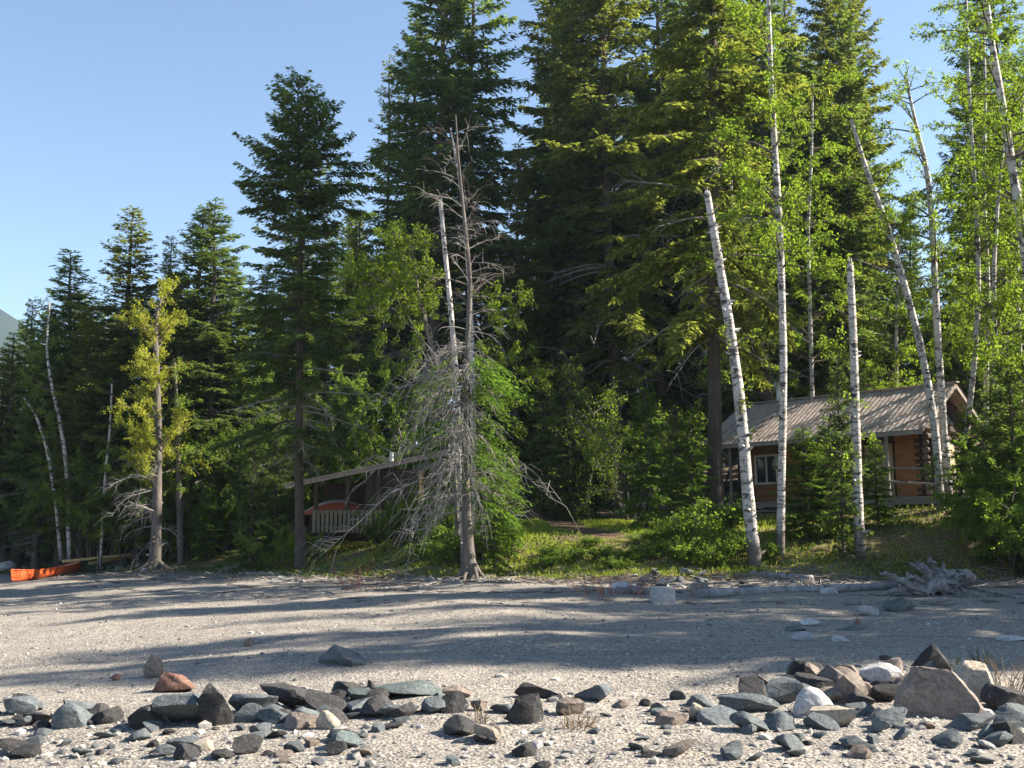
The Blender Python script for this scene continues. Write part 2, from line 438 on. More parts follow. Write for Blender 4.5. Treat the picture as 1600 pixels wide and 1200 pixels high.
# ------------------------------------------------------------------ tree builders
def needles_on(g, r, starts, dirs, lens, step=.10, nl=(.13, .24), nw=(.045, .08), hang=.25):
    """small needle sprays along straight branchlets"""
    cnt = np.maximum(1, (lens / step).astype(int))
    idx = np.repeat(np.arange(len(lens)), cnt)
    fr = (np.arange(len(idx)) - np.repeat(np.cumsum(cnt) - cnt, cnt) + r.random(len(idx))) / cnt[idx]
    d = dirs[idx]; L = lens[idx][:, None]
    b = starts[idx] + d * fr[:, None] * L
    b[:, 2] -= hang * (fr ** 2) * lens[idx] * .6
    side = np.stack([-d[:, 1], d[:, 0], np.zeros(len(d))], 1) * (r.choice([-1, 1], len(d)) * r.uniform(.1, .9, len(d)))[:, None]
    ld = d + side + r.normal(0, .22, d.shape); ld[:, 2] -= hang * r.random(len(d))
    nrm = np.array([0, 0, 1.]) + r.normal(0, .55, d.shape)
    m = len(idx)
    cl = r.random(len(lens))[idx] * .55 + r.random(m) * .45
    g.kites(b, ld, nrm, r.uniform(*nl, m), r.uniform(*nw, m), cl)

def conifer_geo(seed, H=20., Rc=3.0, cb=.12, droop=.35, dens=1.0, e_top=.75, e_low=-.12, power=.8, bare=.0, lower_dead=.0, gaps=.12, twin=False, hang=.42, trunk_r=None, step=.052, bs=30, needle=1.12):
    r = np.random.default_rng(seed)
    gt, gl, gd = Geo(), Geo(), Geo()
    n = 14; zz = np.linspace(0, H, n)
    wx = np.cumsum(r.normal(0, .035, n)) * H / 20; wy = np.cumsum(r.normal(0, .035, n)) * H / 20
    wx -= wx[0]; wy -= wy[0]
    r0 = trunk_r or (H * .0075 + .05)
    rad = r0 * (1 - zz / H) ** .8 + .012
    rad[0] *= 1.35
    pz = zz.copy(); pz[0] = -.35
    gt.tubes(np.stack([wx, wy, pz], 1), rad, 9)
    stems = [(lambda z: (np.interp(z, zz, wx), np.interp(z, zz, wy)), cb * H, H, 1.0)]
    if twin:
        z0 = H * .62; dx, dy = twin
        zs = np.linspace(z0, H * twin_h(seed), 7); tt = (zs - z0) / (zs[-1] - z0)
        px_ = np.interp(z0, zz, wx) + dx * tt ** .7; py_ = np.interp(z0, zz, wy) + dy * tt ** .7
        gt.tubes(np.stack([px_, py_, zs], 1), np.interp(z0, zz, rad) * .6 * (1 - tt) + .012, 6)
        stems.append((lambda z: (np.interp(z, zs, px_), np.interp(z, zs, py_)), z0 + 1.0, zs[-1], .75))
    S_, D_, L_ = [], [], []
    for (cf, zlo, zhi, rs) in stems:
        z = zlo
        while z < zhi - .12:
            t = (z - zlo) / (zhi - zlo); th = z / H
            nb = r.integers(4, 7)
            a0 = r.random() * 6.283
            for b in range(nb):
                if r.random() < gaps: continue
                az = a0 + b * 6.283 / nb + r.normal(0, .3)
                L = rs * Rc * ((1 - t) ** power) * min(1, .62 + 2.2 * t) * r.choice([r.uniform(.45, .85), r.uniform(.8, 1.2), r.uniform(1.0, 1.35)]) * (.86 + .30 * math.sin(az * 2 + z * .8 * 20 / H + seed) * math.sin(z * .6 * 20 / H + 2 * seed)) + .12
                e0 = e_low + (e_top - e_low) * t + r.normal(0, .09)
                s = np.linspace(0, 1, 6)
                zb = z + r.normal(0, .12)
                cx, cy = cf(zb)
                hor = L * (s - .06 * s ** 2)
                dz = L * (math.tan(e0) * s - droop * s ** 2 * (1 - .6 * t) + .13 * s ** 4)
                bend = r.normal(0, .12) * L * s ** 2
                pts = np.stack([cx + math.cos(az) * hor - math.sin(az) * bend, cy + math.sin(az) * hor + math.cos(az) * bend, zb + dz], 1)
                br = (.010 * L + .010) * (1 - s) + .004
                dead = r.random() < lower_dead * max(0, 1 - t * 3.0)
                (gd if dead else gt).tubes(pts, br, 4)
                if dead:
                    m = int(L * 5) + 2
                    ss = r.uniform(.25, 1, m); p0 = np.stack([np.interp(ss, s, pts[:, k]) for k in range(3)], 1)
                    dd = unit(np.array([math.cos(az), math.sin(az), -.25]) + r.normal(0, .6, (m, 3)))
                    ln = r.uniform(.25, .7, m)[:, None]
                    q = np.stack([p0, p0 + dd * ln * .5, p0 + dd * ln + np.array([0, 0, -.15]) * ln], 1)
                    gd.tubes(q, np.tile([.007, .005, .003], (m, 1)), 3)
                    continue
                m = max(3, int(L * bs * dens * r.uniform(.4, 1.25)))
                ss = 1 - (.88 - bare * (1 - t)) * r.random(m) ** 1.15
                p0 = np.stack([np.interp(ss, s, pts[:, k]) for k in range(3)], 1)
                ang = az + r.choice([-1, 1], m) * r.uniform(.45, 1.25, m)
                bl = (.10 + .30 * L * (1.05 - ss) * r.uniform(.5, 1.2, m)); bl = np.clip(bl, .12, 1.1)
                slope = math.tan(e0) * .5 - droop * ss * .9
                S_.append(p0); D_.append(np.stack([np.cos(ang), np.sin(ang), slope + r.normal(0, .12, m)], 1)); L_.append(bl)
            z += r.uniform(.30, .48) * (1 - .45 * t) * (H / 20) ** .5 / dens ** .4
    S_ = np.concatenate(S_); D_ = unit(np.concatenate(D_)); L_ = np.concatenate(L_)
    needles_on(gl, r, S_, D_, L_, step, (.13 * needle, .24 * needle), (.045 * needle, .08 * needle), hang)
    # leader tuft
    return gt, gl, gd
def twin_h(seed): return .93

def tree_thing(name, loc, label, cat, group, parts, rz=0.0):
    e = empty(name, loc, label, cat, group, rz)
    for (nm, g, mat, smooth) in parts:
        if g.n:
            o = build(g, nm, mat, e, smooth)
            if nm in ('branches', 'dead_branches', 'stems'): o['kind'] = 'stuff'
    return e

def conifer(name, seed, label, leaf='fir', group=None, dead_mat='dead', **kw):
    gt, gl, gd = conifer_geo(seed, **kw)
    e = tree_thing(name, (0, 0, 0), label, 'tree', group, [('trunk', gt, M['bark'], True), ('crown', gl, M[leaf], False), ('dead_branches', gd, M[dead_mat], False)])
    return e

def limbs(r, starts, dirs, lens, r0, gw, gl, twigs=5, leaf=(.07, .12), per=14, droop=.25, up=.15, spread=.7, twig_len=(.3, .8), jit=.05, leafy=(.25, 1.0)):
    """branches with twigs and broad leaves; vectorised over branches"""
    m = len(lens); s = np.linspace(0, 1, 6)
    d = unit(dirs); L = lens[:, None, None]
    bend = r.normal(0, .16, (m, 3)); bend[:, 2] = up
    pts = starts[:, None] + d[:, None] * L * s[None, :, None] + bend[:, None] * L * (s ** 2)[None, :, None]
    pts[:, :, 2] -= droop * lens[:, None] * (s ** 3)[None]
    pts += r.normal(0, .02, pts.shape) * L * s[None, :, None]
    gw.tubes(pts, r0[:, None] * (1 - s)[None] + .004, 4)
    nt = np.maximum(2, (lens * twigs).astype(int)); idx = np.repeat(np.arange(m), nt); k = len(idx)
    ss = r.uniform(leafy[0], leafy[1], k); f = ss * 5; i0 = np.minimum(f.astype(int), 4); fr = (f - i0)[:, None]
    p0 = pts[idx, i0] * (1 - fr) + pts[idx, i0 + 1] * fr
    td = unit(d[idx] + r.normal(0, spread, (k, 3)))
    tl = r.uniform(*twig_len, k) * np.clip(lens[idx] * .6, .3, 1.0)
    mid = p0 + td * tl[:, None] * .55
    end = p0 + td * tl[:, None]; end[:, 2] -= droop * tl * .8
    gw.tubes(np.stack([p0, mid, end], 1), np.tile([.008, .006, .003], (k, 1)), 3)
    if gl is None or per <= 0: return
    nl = np.maximum(1, (tl * per * 4.0 * r.uniform(.5, 1.5, k)).astype(int)); q = np.repeat(np.arange(k), nl); n = len(q)
    u = r.random(n)[:, None]
    b = np.where(u < .55, p0[q] + (mid - p0)[q] * (u / .55), mid[q] + (end - mid)[q] * ((u - .55) / .45)) + r.normal(0, jit, (n, 3))
    ld = r.normal(0, 1, (n, 3)); ld[:, 2] -= .5
    nr = r.normal(0, 1, (n, 3)) + np.array([0, 0, .6])
    c = r.random(k)[q] * .5 + r.random(n) * .5
    z = r.uniform(*leaf, n)
    gl.kites(b, ld, nr, z, z * r.uniform(.6, .85, n), c)

def along(path, radii, t):
    path = np.asarray(path, float); seg = np.linalg.norm(np.diff(path, axis=0), axis=1); cu = np.r_[0, np.cumsum(seg)]; cu /= cu[-1]
    return np.stack([np.interp(t, cu, path[:, k]) for k in range(3)], 1), np.interp(t, cu, radii)

def smooth_path(pts, rad, n=24):
    pts = np.asarray(pts, float); rad = np.asarray(rad, float); t = np.linspace(0, 1, len(pts)); u = np.linspace(0, 1, n)
    out = np.stack([np.interp(u, t, pts[:, k]) for k in range(3)], 1)
    for _ in range(2): out[1:-1] = (out[:-2] + 2 * out[1:-1] + out[2:]) / 4
    return out, np.interp(u, t, rad)

def trunk_tube(r, path, rad, k=10, knots=0, cap=True):
    g = Geo(); rad = rad.copy()
    rad = rad * (1 + r.normal(0, .03, len(rad)))
    path = path.copy(); path[0, 2] -= .35
    g.tubes(path, rad, k)
    if cap:
        d = unit(path[-1] - path[-2])
        g.tubes(np.stack([path[-1], path[-1] + d * rad[-1] * .6]), np.array([rad[-1], .002]), k)
    if cap and rad[-1] > .06:
        for _ in range(5):
            a = r.random() * 6.283; o = path[-1] + np.array([math.cos(a), math.sin(a), 0]) * rad[-1] * .55
            h_ = rad[-1] * r.uniform(.8, 3.0)
            g.tubes(np.stack([o - np.array([0, 0, .1]), o + np.array([0, 0, h_ * .5]), o + np.array([r.normal(0, .02), r.normal(0, .02), h_])]), np.array([rad[-1] * .42, rad[-1] * .3, .004]), 5)
    for _ in range(knots):          # burls, broken branch stubs and bark curls
        t = r.uniform(.05, .97, 1); p, q = along(path, rad, t); p = p[0]; q = q[0]
        a = r.random() * 6.283; o = np.array([math.cos(a), math.sin(a), r.uniform(-.1, .6)])
        ln = q * r.uniform(.5, 1.2)
        g.tubes(np.stack([p + o * q * .6, p + o * (q + ln * .3), p + o * (q + ln)]), np.array([q * .45, q * .3, q * .08]), 5)
    return g

def roots(g, r, n, reach, rad, base_r):
    for i in range(n):
        a = i * 6.283 / n + r.normal(0, .25); L = reach * r.uniform(.6, 1.2)
        s = np.linspace(0, 1, 6); a2 = a + r.normal(0, .35) * s
        g.tubes(np.stack([np.cos(a2) * (base_r * .4 + L * s), np.sin(a2) * (base_r * .4 + L * s), .42 * (1 - s) ** 1.8 - .10 * s], 1), rad * (1.1 - s) + .012, 6)

def birch_from(pixels, widths, d, label, seed, lean_d=0.0, nb=26, tmin=.45, L=(1.0, 2.4), per=15, leaf=(.06, .10), group='birches by the shore', knots=20, leafmat='birchleaf', e=(.1, 1.0), droop=.35, twigs=5, barkmat='birch', name='birch_tree'):
    """birch whose trunk follows the listed outline; real place, height and girth"""
    r = np.random.default_rng(seed)
    base = GP(*pixels[0]) if d is None else P(pixels[0][0], pixels[0][1], d)
    d = base[1]
    gx = np.array([base[0], d, float(hgt(base[0], d))])
    ds = d + lean_d * np.linspace(0, 1, len(pixels))
    pts = np.array([P(x, y, q) for (x, y), q in zip(pixels, ds)]) - gx
    pts[0] = (0, 0, 0)
    rad = np.array(widths) * .77 / 2 * d / FPX
    path, rr = smooth_path(pts, rad)
    gt = trunk_tube(r, path, rr, 10, knots)
    gw, gl = Geo(), Geo()
    if nb:
        t = r.uniform(tmin, 1.0, nb); p, q = along(path, rr, t)
        az = r.uniform(0, 6.283, nb); el = r.uniform(*e, nb)
        dr = np.stack([np.cos(az) * np.cos(el), np.sin(az) * np.cos(el), np.sin(el)], 1)
        ln = r.uniform(*L, nb) * (1.15 - .5 * t)
        limbs(r, p, dr, ln, np.minimum(q * .45, .012 * ln + .012), gw, gl, twigs, leaf, per, droop)
    parts = [('trunk', gt, M[barkmat], True), ('branches', gw, M['twig'], True), ('crown', gl, M[leafmat], False)]
    return tree_thing(name, gx, label, 'tree', group, parts)

# ------------------------------------------------------------------ conifer kinds (each is used in several places)
FOREST = 'conifers standing in the forest'
proto = {}
proto['A'] = conifer('conifer_tree', 1, 'x', 'fir', FOREST, H=20, Rc=3.1, cb=.10, droop=.30, gaps=.10, lower_dead=.5)
proto['B'] = conifer('conifer_tree', 2, 'x', 'fir', FOREST, H=20, Rc=2.7, cb=.16, droop=.42, gaps=.18, lower_dead=.6, power=.7)
proto['C'] = conifer('conifer_tree', 3, 'x', 'firold', FOREST, H=20, Rc=2.7, cb=.12, droop=.35, gaps=.12, lower_dead=.5, power=.75)
proto['D'] = conifer('conifer_tree', 4, 'x', 'fir', FOREST, H=20, Rc=3.9, cb=.22, droop=.34, gaps=.10, lower_dead=.9, power=.60, twin=(-.9, .2), bare=.08)
proto['E'] = conifer('conifer_tree', 5, 'x', 'firold', FOREST, H=20, Rc=2.2, cb=.30, droop=.25, gaps=.35, lower_dead=.8, dens=.62, power=.8)
proto['F'] = conifer('conifer_tree', 6, 'x', 'fir', FOREST, H=20, Rc=2.7, cb=.25, droop=.50, gaps=.25, lower_dead=.9, power=.5, hang=.5, dens=.85)
proto['G'] = conifer('conifer_tree', 7, 'x', 'firold', FOREST, H=20, Rc=3.0, cb=.22, droop=.45, gaps=.16, lower_dead=.6, power=.5, hang=.45)
proto['S'] = conifer('young_conifer', 8, 'x', 'hemlock', 'young conifers', H=5, Rc=1.35, cb=.05, droop=.35, gaps=.1, dens=1.15, power=.75, trunk_r=.05, hang=.4, step=.05, needle=.8)
proto['T'] = conifer('young_conifer', 9, 'x', 'fir', 'young conifers', H=5, Rc=1.2, cb=.04, droop=.25, gaps=.12, dens=1.1, power=.75, trunk_r=.05, step=.05, needle=.8)
used = set()

def place_conifer(kd, px, d, top, label, group=FOREST, width=1.0, rz=None, tilt=(0, 0), r=np.random.default_rng(77)):
    b = G(px, d); zt = P(px, top, d)[2]; H0 = 20.0 if kd not in 'ST' else 5.0
    s = (zt - b[2]) / H0
    rz = r.random() * 6.283 if rz is None else rz
    sc = (s * width, s * width, s)
    if kd not in used:
        used.add(kd); o = proto[kd]; o.location = [float(c) for c in b]; o.rotation_euler = (tilt[0], tilt[1], rz); o.scale = sc
        o['label'] = label; o['group'] = group
        return o
    return dup(proto[kd], b, rz, sc, label, group, tilt)

# the trees that can be picked out one by one
place_conifer('D', 472, 35.8, 112, 'huge dark conifer with twin ragged tops and long drooping boughs', width=.95, rz=2.9, tilt=(0, R(1.8)))
place_conifer('A', 96, 48.5, 392, 'slender conifer with pointed top at the lake end of the forest', width=1.6)
place_conifer('C', 180, 47, 328, 'tall pointed olive green conifer behind the yellow leafed tree', width=1.65)
place_conifer('B', 322, 45.5, 316, 'straight conifer whose twin points rise beside the huge dark conifer', width=1.55)
place_conifer('A', 296, 47, 322, 'dense conifer close against its taller twin neighbour', width=1.5)
place_conifer('C', 255, 48, 372, 'shorter olive conifer behind the yellow leafed tree', width=1.05)
place_conifer('C', 35, 51, 470, 'low conifer at the lake end of the treeline', width=1.1)
place_conifer('E', 604, 56, 85, 'thin half bare conifer with a needle-less spire', width=.8)
place_conifer('F', 680, 52, -60, 'very tall dark conifer behind the dead gray tree', width=1.45)
place_conifer('F', 742, 53, -90, 'very tall thin conifer with bare mid trunk against the sky', width=1.15)
place_conifer('G', 965, 51, -190, 'massive conifer with sagging boughs between the two cabins', width=1.0)
place_conifer('A', 905, 53, -60, 'broad dark conifer with level boughs reaching into the sky gap', width=1.0)
place_conifer('C', 805, 50, 225, 'bright green pointed conifer lower than its neighbours', width=.95)
place_conifer('G', 1120, 36.5, -420, 'thick trunked old conifer beside the cabin with low dark boughs', width=.85)
place_conifer('G', 1312, 50.5, -60, 'olive conifer with hanging branch tips rising behind the cabin roof', width=.8)
place_conifer('B', 1040, 53, -120, 'tall dense conifer behind the thick trunked old one')
place_conifer('B', 1210, 50, -80, 'tall conifer directly behind the metal roof', width=1.15)
place_conifer('G', 1372, 54, -10, 'drooping olive conifer over the right half of the metal roof', width=.8)
place_conifer('C', 1260, 56, -20, 'olive conifer far behind the metal roof', width=1.1)
place_conifer('F', 1590, 46, -60, 'dark conifer top behind the leaning white birch', width=1.15)
place_conifer('A', 1440, 62, 300, 'lower conifer seen through the gap behind the cabin gable', width=.9)
place_conifer('C', 1555, 56, 170, 'olive conifer behind the birches past the cabin gable', width=.9)

for (px, d, top, kd, w, lab) in [(862, 56, -40, 'G', 1.0, 'drooping conifer crown closing the sky gap behind the broad dark one'), (1090, 55, -90, 'A', 1.1, 'full dark conifer beyond the old thick trunk'),
        (1165, 52, -60, 'C', .9, 'olive conifer rising behind the birch that keeps its leaves'), (1345, 50, 10, 'B', .95, 'conifer whose crown fills the sky left of the leaning birch'), (640, 55, 20, 'B', .9, 'dark conifer between the bare spire and the dead gray tree'),
        (10, 50, 520, 'C', 1.5, 'squat olive conifer nearest the lake'), (60, 48, 480, 'A', 1.4, 'squat dark conifer behind the orange canoe'), (130, 46.5, 470, 'C', 1.3, 'bushy olive conifer behind the yellow timber'), (215, 46, 455, 'A', 1.3, 'bushy conifer touching the yellow leafed tree'), (275, 45.5, 440, 'C', 1.3, 'lush olive conifer right of the yellow leafed tree'), (350, 46.5, 400, 'B', 1.3, 'lush conifer under the arm of the huge dark one'), (410, 48, 420, 'A', 1.3, 'conifer half hidden behind the huge dark one'), (560, 53, 330, 'C', 1.2, 'olive conifer between the huge dark one and the bright leafy tree')]:
    place_conifer(kd, px, d, top, lab, width=w)
# the forest behind: skyline limits keep the gaps of sky open
r = np.random.default_rng(5)
sky_px = [0, 60, 120, 210, 240, 350, 400, 560, 600, 640, 760, 780, 840, 870, 1360, 1390, 1530, 1560, 1700]
sky_py = [500, 440, 430, 440, 420, 430, 360, 300, 260, 220, 330, 380, 340, 60, 40, 420, 430, 190, 120]
for i in range(96):
    px = -120 + i * 1860 / 95 + r.normal(0, 12); d = r.uniform(56, 90) if px > 300 else r.uniform(50, 80)
    top = np.interp(px, sky_px, sky_py) + abs(r.normal(0, 60)) + 20
    kd = 'ABCGF'[r.integers(0, 5)]
    sec = next(k for k, lim in enumerate((150, 420, 640, 860, 1130, 1400, 9999)) if px < lim)
    place_conifer(kd, px, d, top, 'conifer deep in the forest ' + ('beyond the lake end trees', 'behind the yellow leafed tree', 'behind the slatted shed', 'behind the dead gray tree', 'beyond the footpath', 'behind the cabin roof', 'beyond the cabin gable')[sec], 'background forest conifers ' + 'abcdefg'[sec], width=r.uniform(1.0, 1.5) if px < 820 else r.uniform(.85, 1.2), r=r)
for i in range(12):
    x = 24 + i * 4.2; y = r.uniform(51, 60); b = np.array([x, y, float(hgt(x, y))]); H = r.uniform(16, 24)
    dup(proto['ABCG'[i % 4]], b, r.random() * 6.28, (H / 20, H / 20, H / 20), 'conifer deep in the forest beyond the cabin gable', 'background forest conifers g')
# the shore forest goes on past the right edge; its crowns throw the shade on the beach
for i in range(21):
    if i in (1, 4, 7): continue
    if i < 10: x = 17.0 + i * .75; y = (26.2, 22.6, 19.6, 25.0, 21.2, 18.0, 23.6, 20.2, 16.9, 22.0)[i]; H = r.uniform(12, 17); kd = 'ABCFAB'[i % 6]
    else: x = 25.5 + (i - 10) * 1.7; y = (26.0, 17.8, 23.4, 20.2, 27.0, 17.2, 22.2, 19.0, 24.8, 28.4, 21.0)[i - 10]; H = r.uniform(21, 28); kd = 'EFBA'[i % 4]
    b = np.array([x, y, float(hgt(x, y))])
    dup(proto[kd], b, r.random() * 6.28, (H / 20 * .85, H / 20 * .85, H / 20), 'shore conifer beyond the cabin along the beach', 'shore conifers past the cabin')

# ------------------------------------------------------------------ birches and other broadleaf trees
birch_from([(1180, 862), (1168, 770), (1162, 690), (1152, 590), (1137, 490), (1122, 400), (1105, 303)], [27, 24, 23, 22, 19, 17, 14], 30.2,
           'thick white birch trunk snapped off at the top, leaning over the bank', 21, nb=5, tmin=.3, L=(.6, 1.3), per=8, knots=34)
birch_from([(1218, 842), (1222, 700), (1225, 580), (1222, 480), (1219, 370), (1213, 270), (1207, 170), (1202, 60), (1198, -120)], [18, 16, 15, 15, 14, 13, 12, 10, 5], 31.5,
           'straight slender birch with yellow green leaves standing before the metal roof', 22, nb=60, tmin=.42, L=(1.0, 2.8), per=16, knots=24)
birch_from([(1344, 858), (1339, 740), (1336, 620), (1333, 520), (1328, 415)], [22, 19, 17, 16, 14], 30.8,
           'white birch snapped off at mid height in front of the cabin wall', 23, nb=9, tmin=.25, L=(.7, 1.5), per=7, knots=26)
birch_from([(1470, 792), (1462, 670), (1440, 545), (1412, 440), (1385, 350), (1352, 262), (1330, 188)], [17, 16, 15, 14, 13, 11, 7], 35.5,
           'birch leaning steeply over the cabin gable', 24, nb=30, tmin=.5, L=(.8, 2.2), per=15, knots=18)
birch_from([(1484, 790), (1474, 660), (1466, 545), (1461, 440), (1456, 340), (1450, 268), (1430, 190), (1415, 120)], [17, 15, 14, 13, 12, 11, 7, 4], 35.8,
           'upright birch with forked crown at the gable corner', 25, nb=38, tmin=.4, L=(.9, 2.3), per=11, knots=18)
birch_from([(1498, 790), (1512, 660), (1524, 560), (1530, 440), (1525, 320), (1517, 200), (1511, 70), (1508, -60)], [12, 11, 11, 10, 9, 8, 7, 4], 37.0,
           'thin birch bowing away from the cabin gable', 26, nb=44, tmin=.3, L=(.9, 2.4), per=15, knots=14)
birch_from([(1640, 890), (1622, 600), (1602, 380), (1584, 280), (1566, 160), (1548, 62), (1535, -60)], [26, 23, 20, 18, 16, 13, 8], 28.6,
           'white birch leaning in over the beach past the driftwood root', 27, nb=46, tmin=.25, L=(1.0, 2.8), per=15, knots=20)
birch_from([(1560, 850), (1556, 600), (1552, 430), (1560, 300), (1572, 200)], [12, 11, 9, 7, 4], 36.5, 'leafy thin birch in the dark thicket past the cabin', 28, nb=34, tmin=.3, L=(1.0, 2.6), per=17, knots=8)
birch_from([(1405, 700), (1400, 560), (1402, 430), (1408, 330)], [8, 7, 6, 4], 44.0, 'small leafy birch growing behind the metal roof', 29, nb=46, tmin=.2, L=(1.0, 2.6), per=14, knots=4)
birch_from([(1270, 660), (1266, 500), (1262, 360), (1268, 250), (1270, 130)], [9, 8, 7, 6, 4], 43.0, 'leafy birch rising behind the middle of the metal roof', 30, nb=66, tmin=.2, L=(1.0, 3.0), per=15, knots=4)
birch_from([(1160, 640), (1150, 500), (1148, 380), (1140, 250), (1135, 90)], [9, 8, 7, 6, 4], 42.0, 'leafy birch between the old conifer and the roof', 31, nb=66, tmin=.25, L=(1.0, 3.0), per=13, knots=4)
birch_from([(1545, 800), (1540, 620), (1545, 450), (1536, 300), (1540, 150), (1534, -40)], [11, 10, 9, 8, 6, 4], 40.0, 'leafy tall birch crowded behind the thin bowing birch', 47, nb=80, tmin=.25, L=(1.0, 2.8), per=15, knots=8)
birch_from([(1590, 820), (1596, 600), (1588, 420), (1594, 250), (1600, 100)], [10, 9, 8, 7, 4], 38.0, 'leafy birch in the thicket under the leaning white birch', 48, nb=80, tmin=.2, L=(1.0, 2.6), per=15, knots=8)
# at the lake end
birch_from([(98, 868), (88, 790), (74, 700), (55, 645), (38, 622)], [8, 7, 7, 5, 3], 45.8, 'thin birch leaning away from the orange canoe', 32, nb=14, tmin=.4, L=(.6, 1.6), per=12, knots=6, leafmat='alder')
birch_from([(112, 830), (104, 720), (92, 650), (80, 600), (72, 545), (78, 470)], [9, 8, 7, 6, 5, 3], 45.6, 'crooked pale birch behind the orange canoe', 33, nb=22, tmin=.4, L=(.6, 1.8), per=12, knots=6, leafmat='alder')
birch_from([(158, 858), (163, 760), (172, 670), (175, 600)], [6, 5, 5, 3], 44.6, 'spindly pale birch behind the yellow timber', 34, nb=14, tmin=.3, L=(.6, 1.6), per=10, knots=4, leafmat='alder')
birch_from([(284, 858), (279, 740), (277, 640), (272, 560)], [12, 11, 9, 5], 43, 'gray birch stem in shade behind the yellow leafed tree', 35, nb=18, tmin=.4, L=(.7, 1.8), per=12, knots=4, leafmat='alder', barkmat='graybark')

def cottonwood():
    r = np.random.default_rng(41)
    b = GP(241, 892); d = b[1]
    pix = [(241, 892), (244, 840), (247, 740), (247, 650), (244, 560), (243, 500), (250, 470)]
    pts = np.array([P(x, y, d) for x, y in pix]) - b; pts[0] = 0
    path, rr = smooth_path(pts, np.array([21, 16, 13, 11, 9, 6, 3]) / 2 * d / FPX)
    g = trunk_tube(r, path, rr, 12, 14)
    roots(g, r, 9, .9, .075, .22)
    gw, gl, gd = Geo(), Geo(), Geo()
    n = 84; t = r.uniform(.24, 1, n); p, q = along(path, rr, t)
    az = r.uniform(0, 6.283, n); el = r.uniform(.1, 1.1, n)
    limbs(r, p, np.stack([np.cos(az) * np.cos(el), np.sin(az) * np.cos(el), np.sin(el)], 1), r.uniform(.4, 1.7, n) * (1.15 - .35 * t), np.minimum(q * .4, .03), gw, gl, 7, (.05, .09), 24, .15, .25, .6)
    n = 22; t = r.uniform(.1, .42, n); p, q = along(path, rr, t); az = r.uniform(2.0, 5.6, n)
    limbs(r, p, np.stack([np.cos(az), np.sin(az), r.uniform(-.2, .4, n)], 1), r.uniform(.7, 1.9, n), np.full(n, .022), gd, None, 9, droop=.5)
    return tree_thing('cottonwood_tree', b, 'yellow leafed tree with gray trunk and exposed roots on the gravel', 'tree', None,
                      [('trunk', g, M['graybark'], True), ('branches', gw, M['graybark'], True), ('dead_branches', gd, M['dead'], True), ('crown', gl, M['yellow'], False)])
cottonwood()

def dead_spruce():
    """the half dead tree at the edge of the gravel: gray twigs below, bare top, a few living sprays"""
    r = np.random.default_rng(43)
    b = GP(736, 906); d = b[1]
    pix = [(736, 906), (731, 850), (728, 760), (726, 660), (730, 540), (736, 440), (726, 350), (716, 250), (712, 180)]
    pts = np.array([P(x, y, d) for x, y in pix]) - b; pts[0] = 0
    path, rr = smooth_path(pts, np.array([24, 18, 13, 11, 8, 7, 6, 4, 2]) / 2 * d / FPX, 30)
    g = trunk_tube(r, path, rr, 12, 10); roots(g, r, 8, .55, .06, .2)
    gd, gl = Geo(), Geo()
    n = 74; t = r.uniform(.14, .50, n) ** 1.0; p, q = along(path, rr, t)
    az = np.where(r.random(n) < .62, r.uniform(2.2, 5.0, n), r.uniform(-1.2, 1.6, n))
    left = np.cos(az) < 0
    ln = r.uniform(.8, 2.3, n) * np.where(left, 1.15, .75) * np.interp(t, [.1, .2, .5], [.9, 1.1, .55])
    limbs(r, p, np.stack([np.cos(az), np.sin(az), r.uniform(-.35, .25, n)], 1), ln, .010 + .006 * ln, gd, None, 18, droop=.62, up=.06, spread=.55, twig_len=(.3, 1.0), leafy=(.15, 1.0))
    n = 34; t = r.uniform(.5, .97, n); p, q = along(path, rr, t); az = r.uniform(0, 6.283, n)
    limbs(r, p, np.stack([np.cos(az), np.sin(az), r.uniform(-.1, .7, n)], 1), r.uniform(.4, 1.3, n), np.full(n, .009), gd, None, 7, droop=.3, up=.1, spread=.6)
    S, D, L = [], [], []
    n = 90; t = r.uniform(.14, .48, n); p, q = along(path, rr, t); az = r.uniform(-1.2, 1.1, n); az[:26] = r.uniform(2.4, 4.6, 26)
    for k in range(n):
        ln = r.uniform(.7, 1.7); m = int(ln * 16); s = r.uniform(.2, 1, m)
        dd = np.array([math.cos(az[k]), math.sin(az[k]), -.25])
        S.append(p[k] + dd * (s * ln)[:, None] - np.array([0, 0, 1]) * (.25 * ln * s ** 2)[:, None]); a = az[k] + r.choice([-1, 1], m) * r.uniform(.4, 1.2, m)
        D.append(np.stack([np.cos(a), np.sin(a), r.uniform(-.6, 0, m)], 1)); L.append(r.uniform(.15, .5, m))
    needles_on(gl, r, np.concatenate(S), unit(np.concatenate(D)), np.concatenate(L), .07, (.08, .16), (.03, .055), .4)
    return tree_thing('dying_spruce', b, 'half dead tree with tangled bare gray twigs at the edge of the gravel', 'tree', None,
                      [('trunk', g, M['graybark'], True), ('dead_branches', gd, M['dead'], True), ('crown', gl, M['hemlock'], False)])
dead_spruce()

birch_from([(724, 860), (718, 700), (714, 600), (704, 480), (696, 400), (688, 315)], [9, 10, 11, 11, 10, 9], 30.5, 'pale snapped birch pole behind the tangled gray twigs', 44, nb=4, tmin=.3, L=(.5, 1.2), per=0, knots=12)
birch_from([(742, 850), (740, 700), (738, 560), (734, 450), (727, 350), (720, 290), (704, 200)], [10, 11, 11, 11, 9, 7, 3], 30.9, 'bare pale birch with fine leafless top behind the gray twigs', 45, nb=34, tmin=.5, L=(.8, 2.2), per=0, knots=12, leafmat='birchleaf')

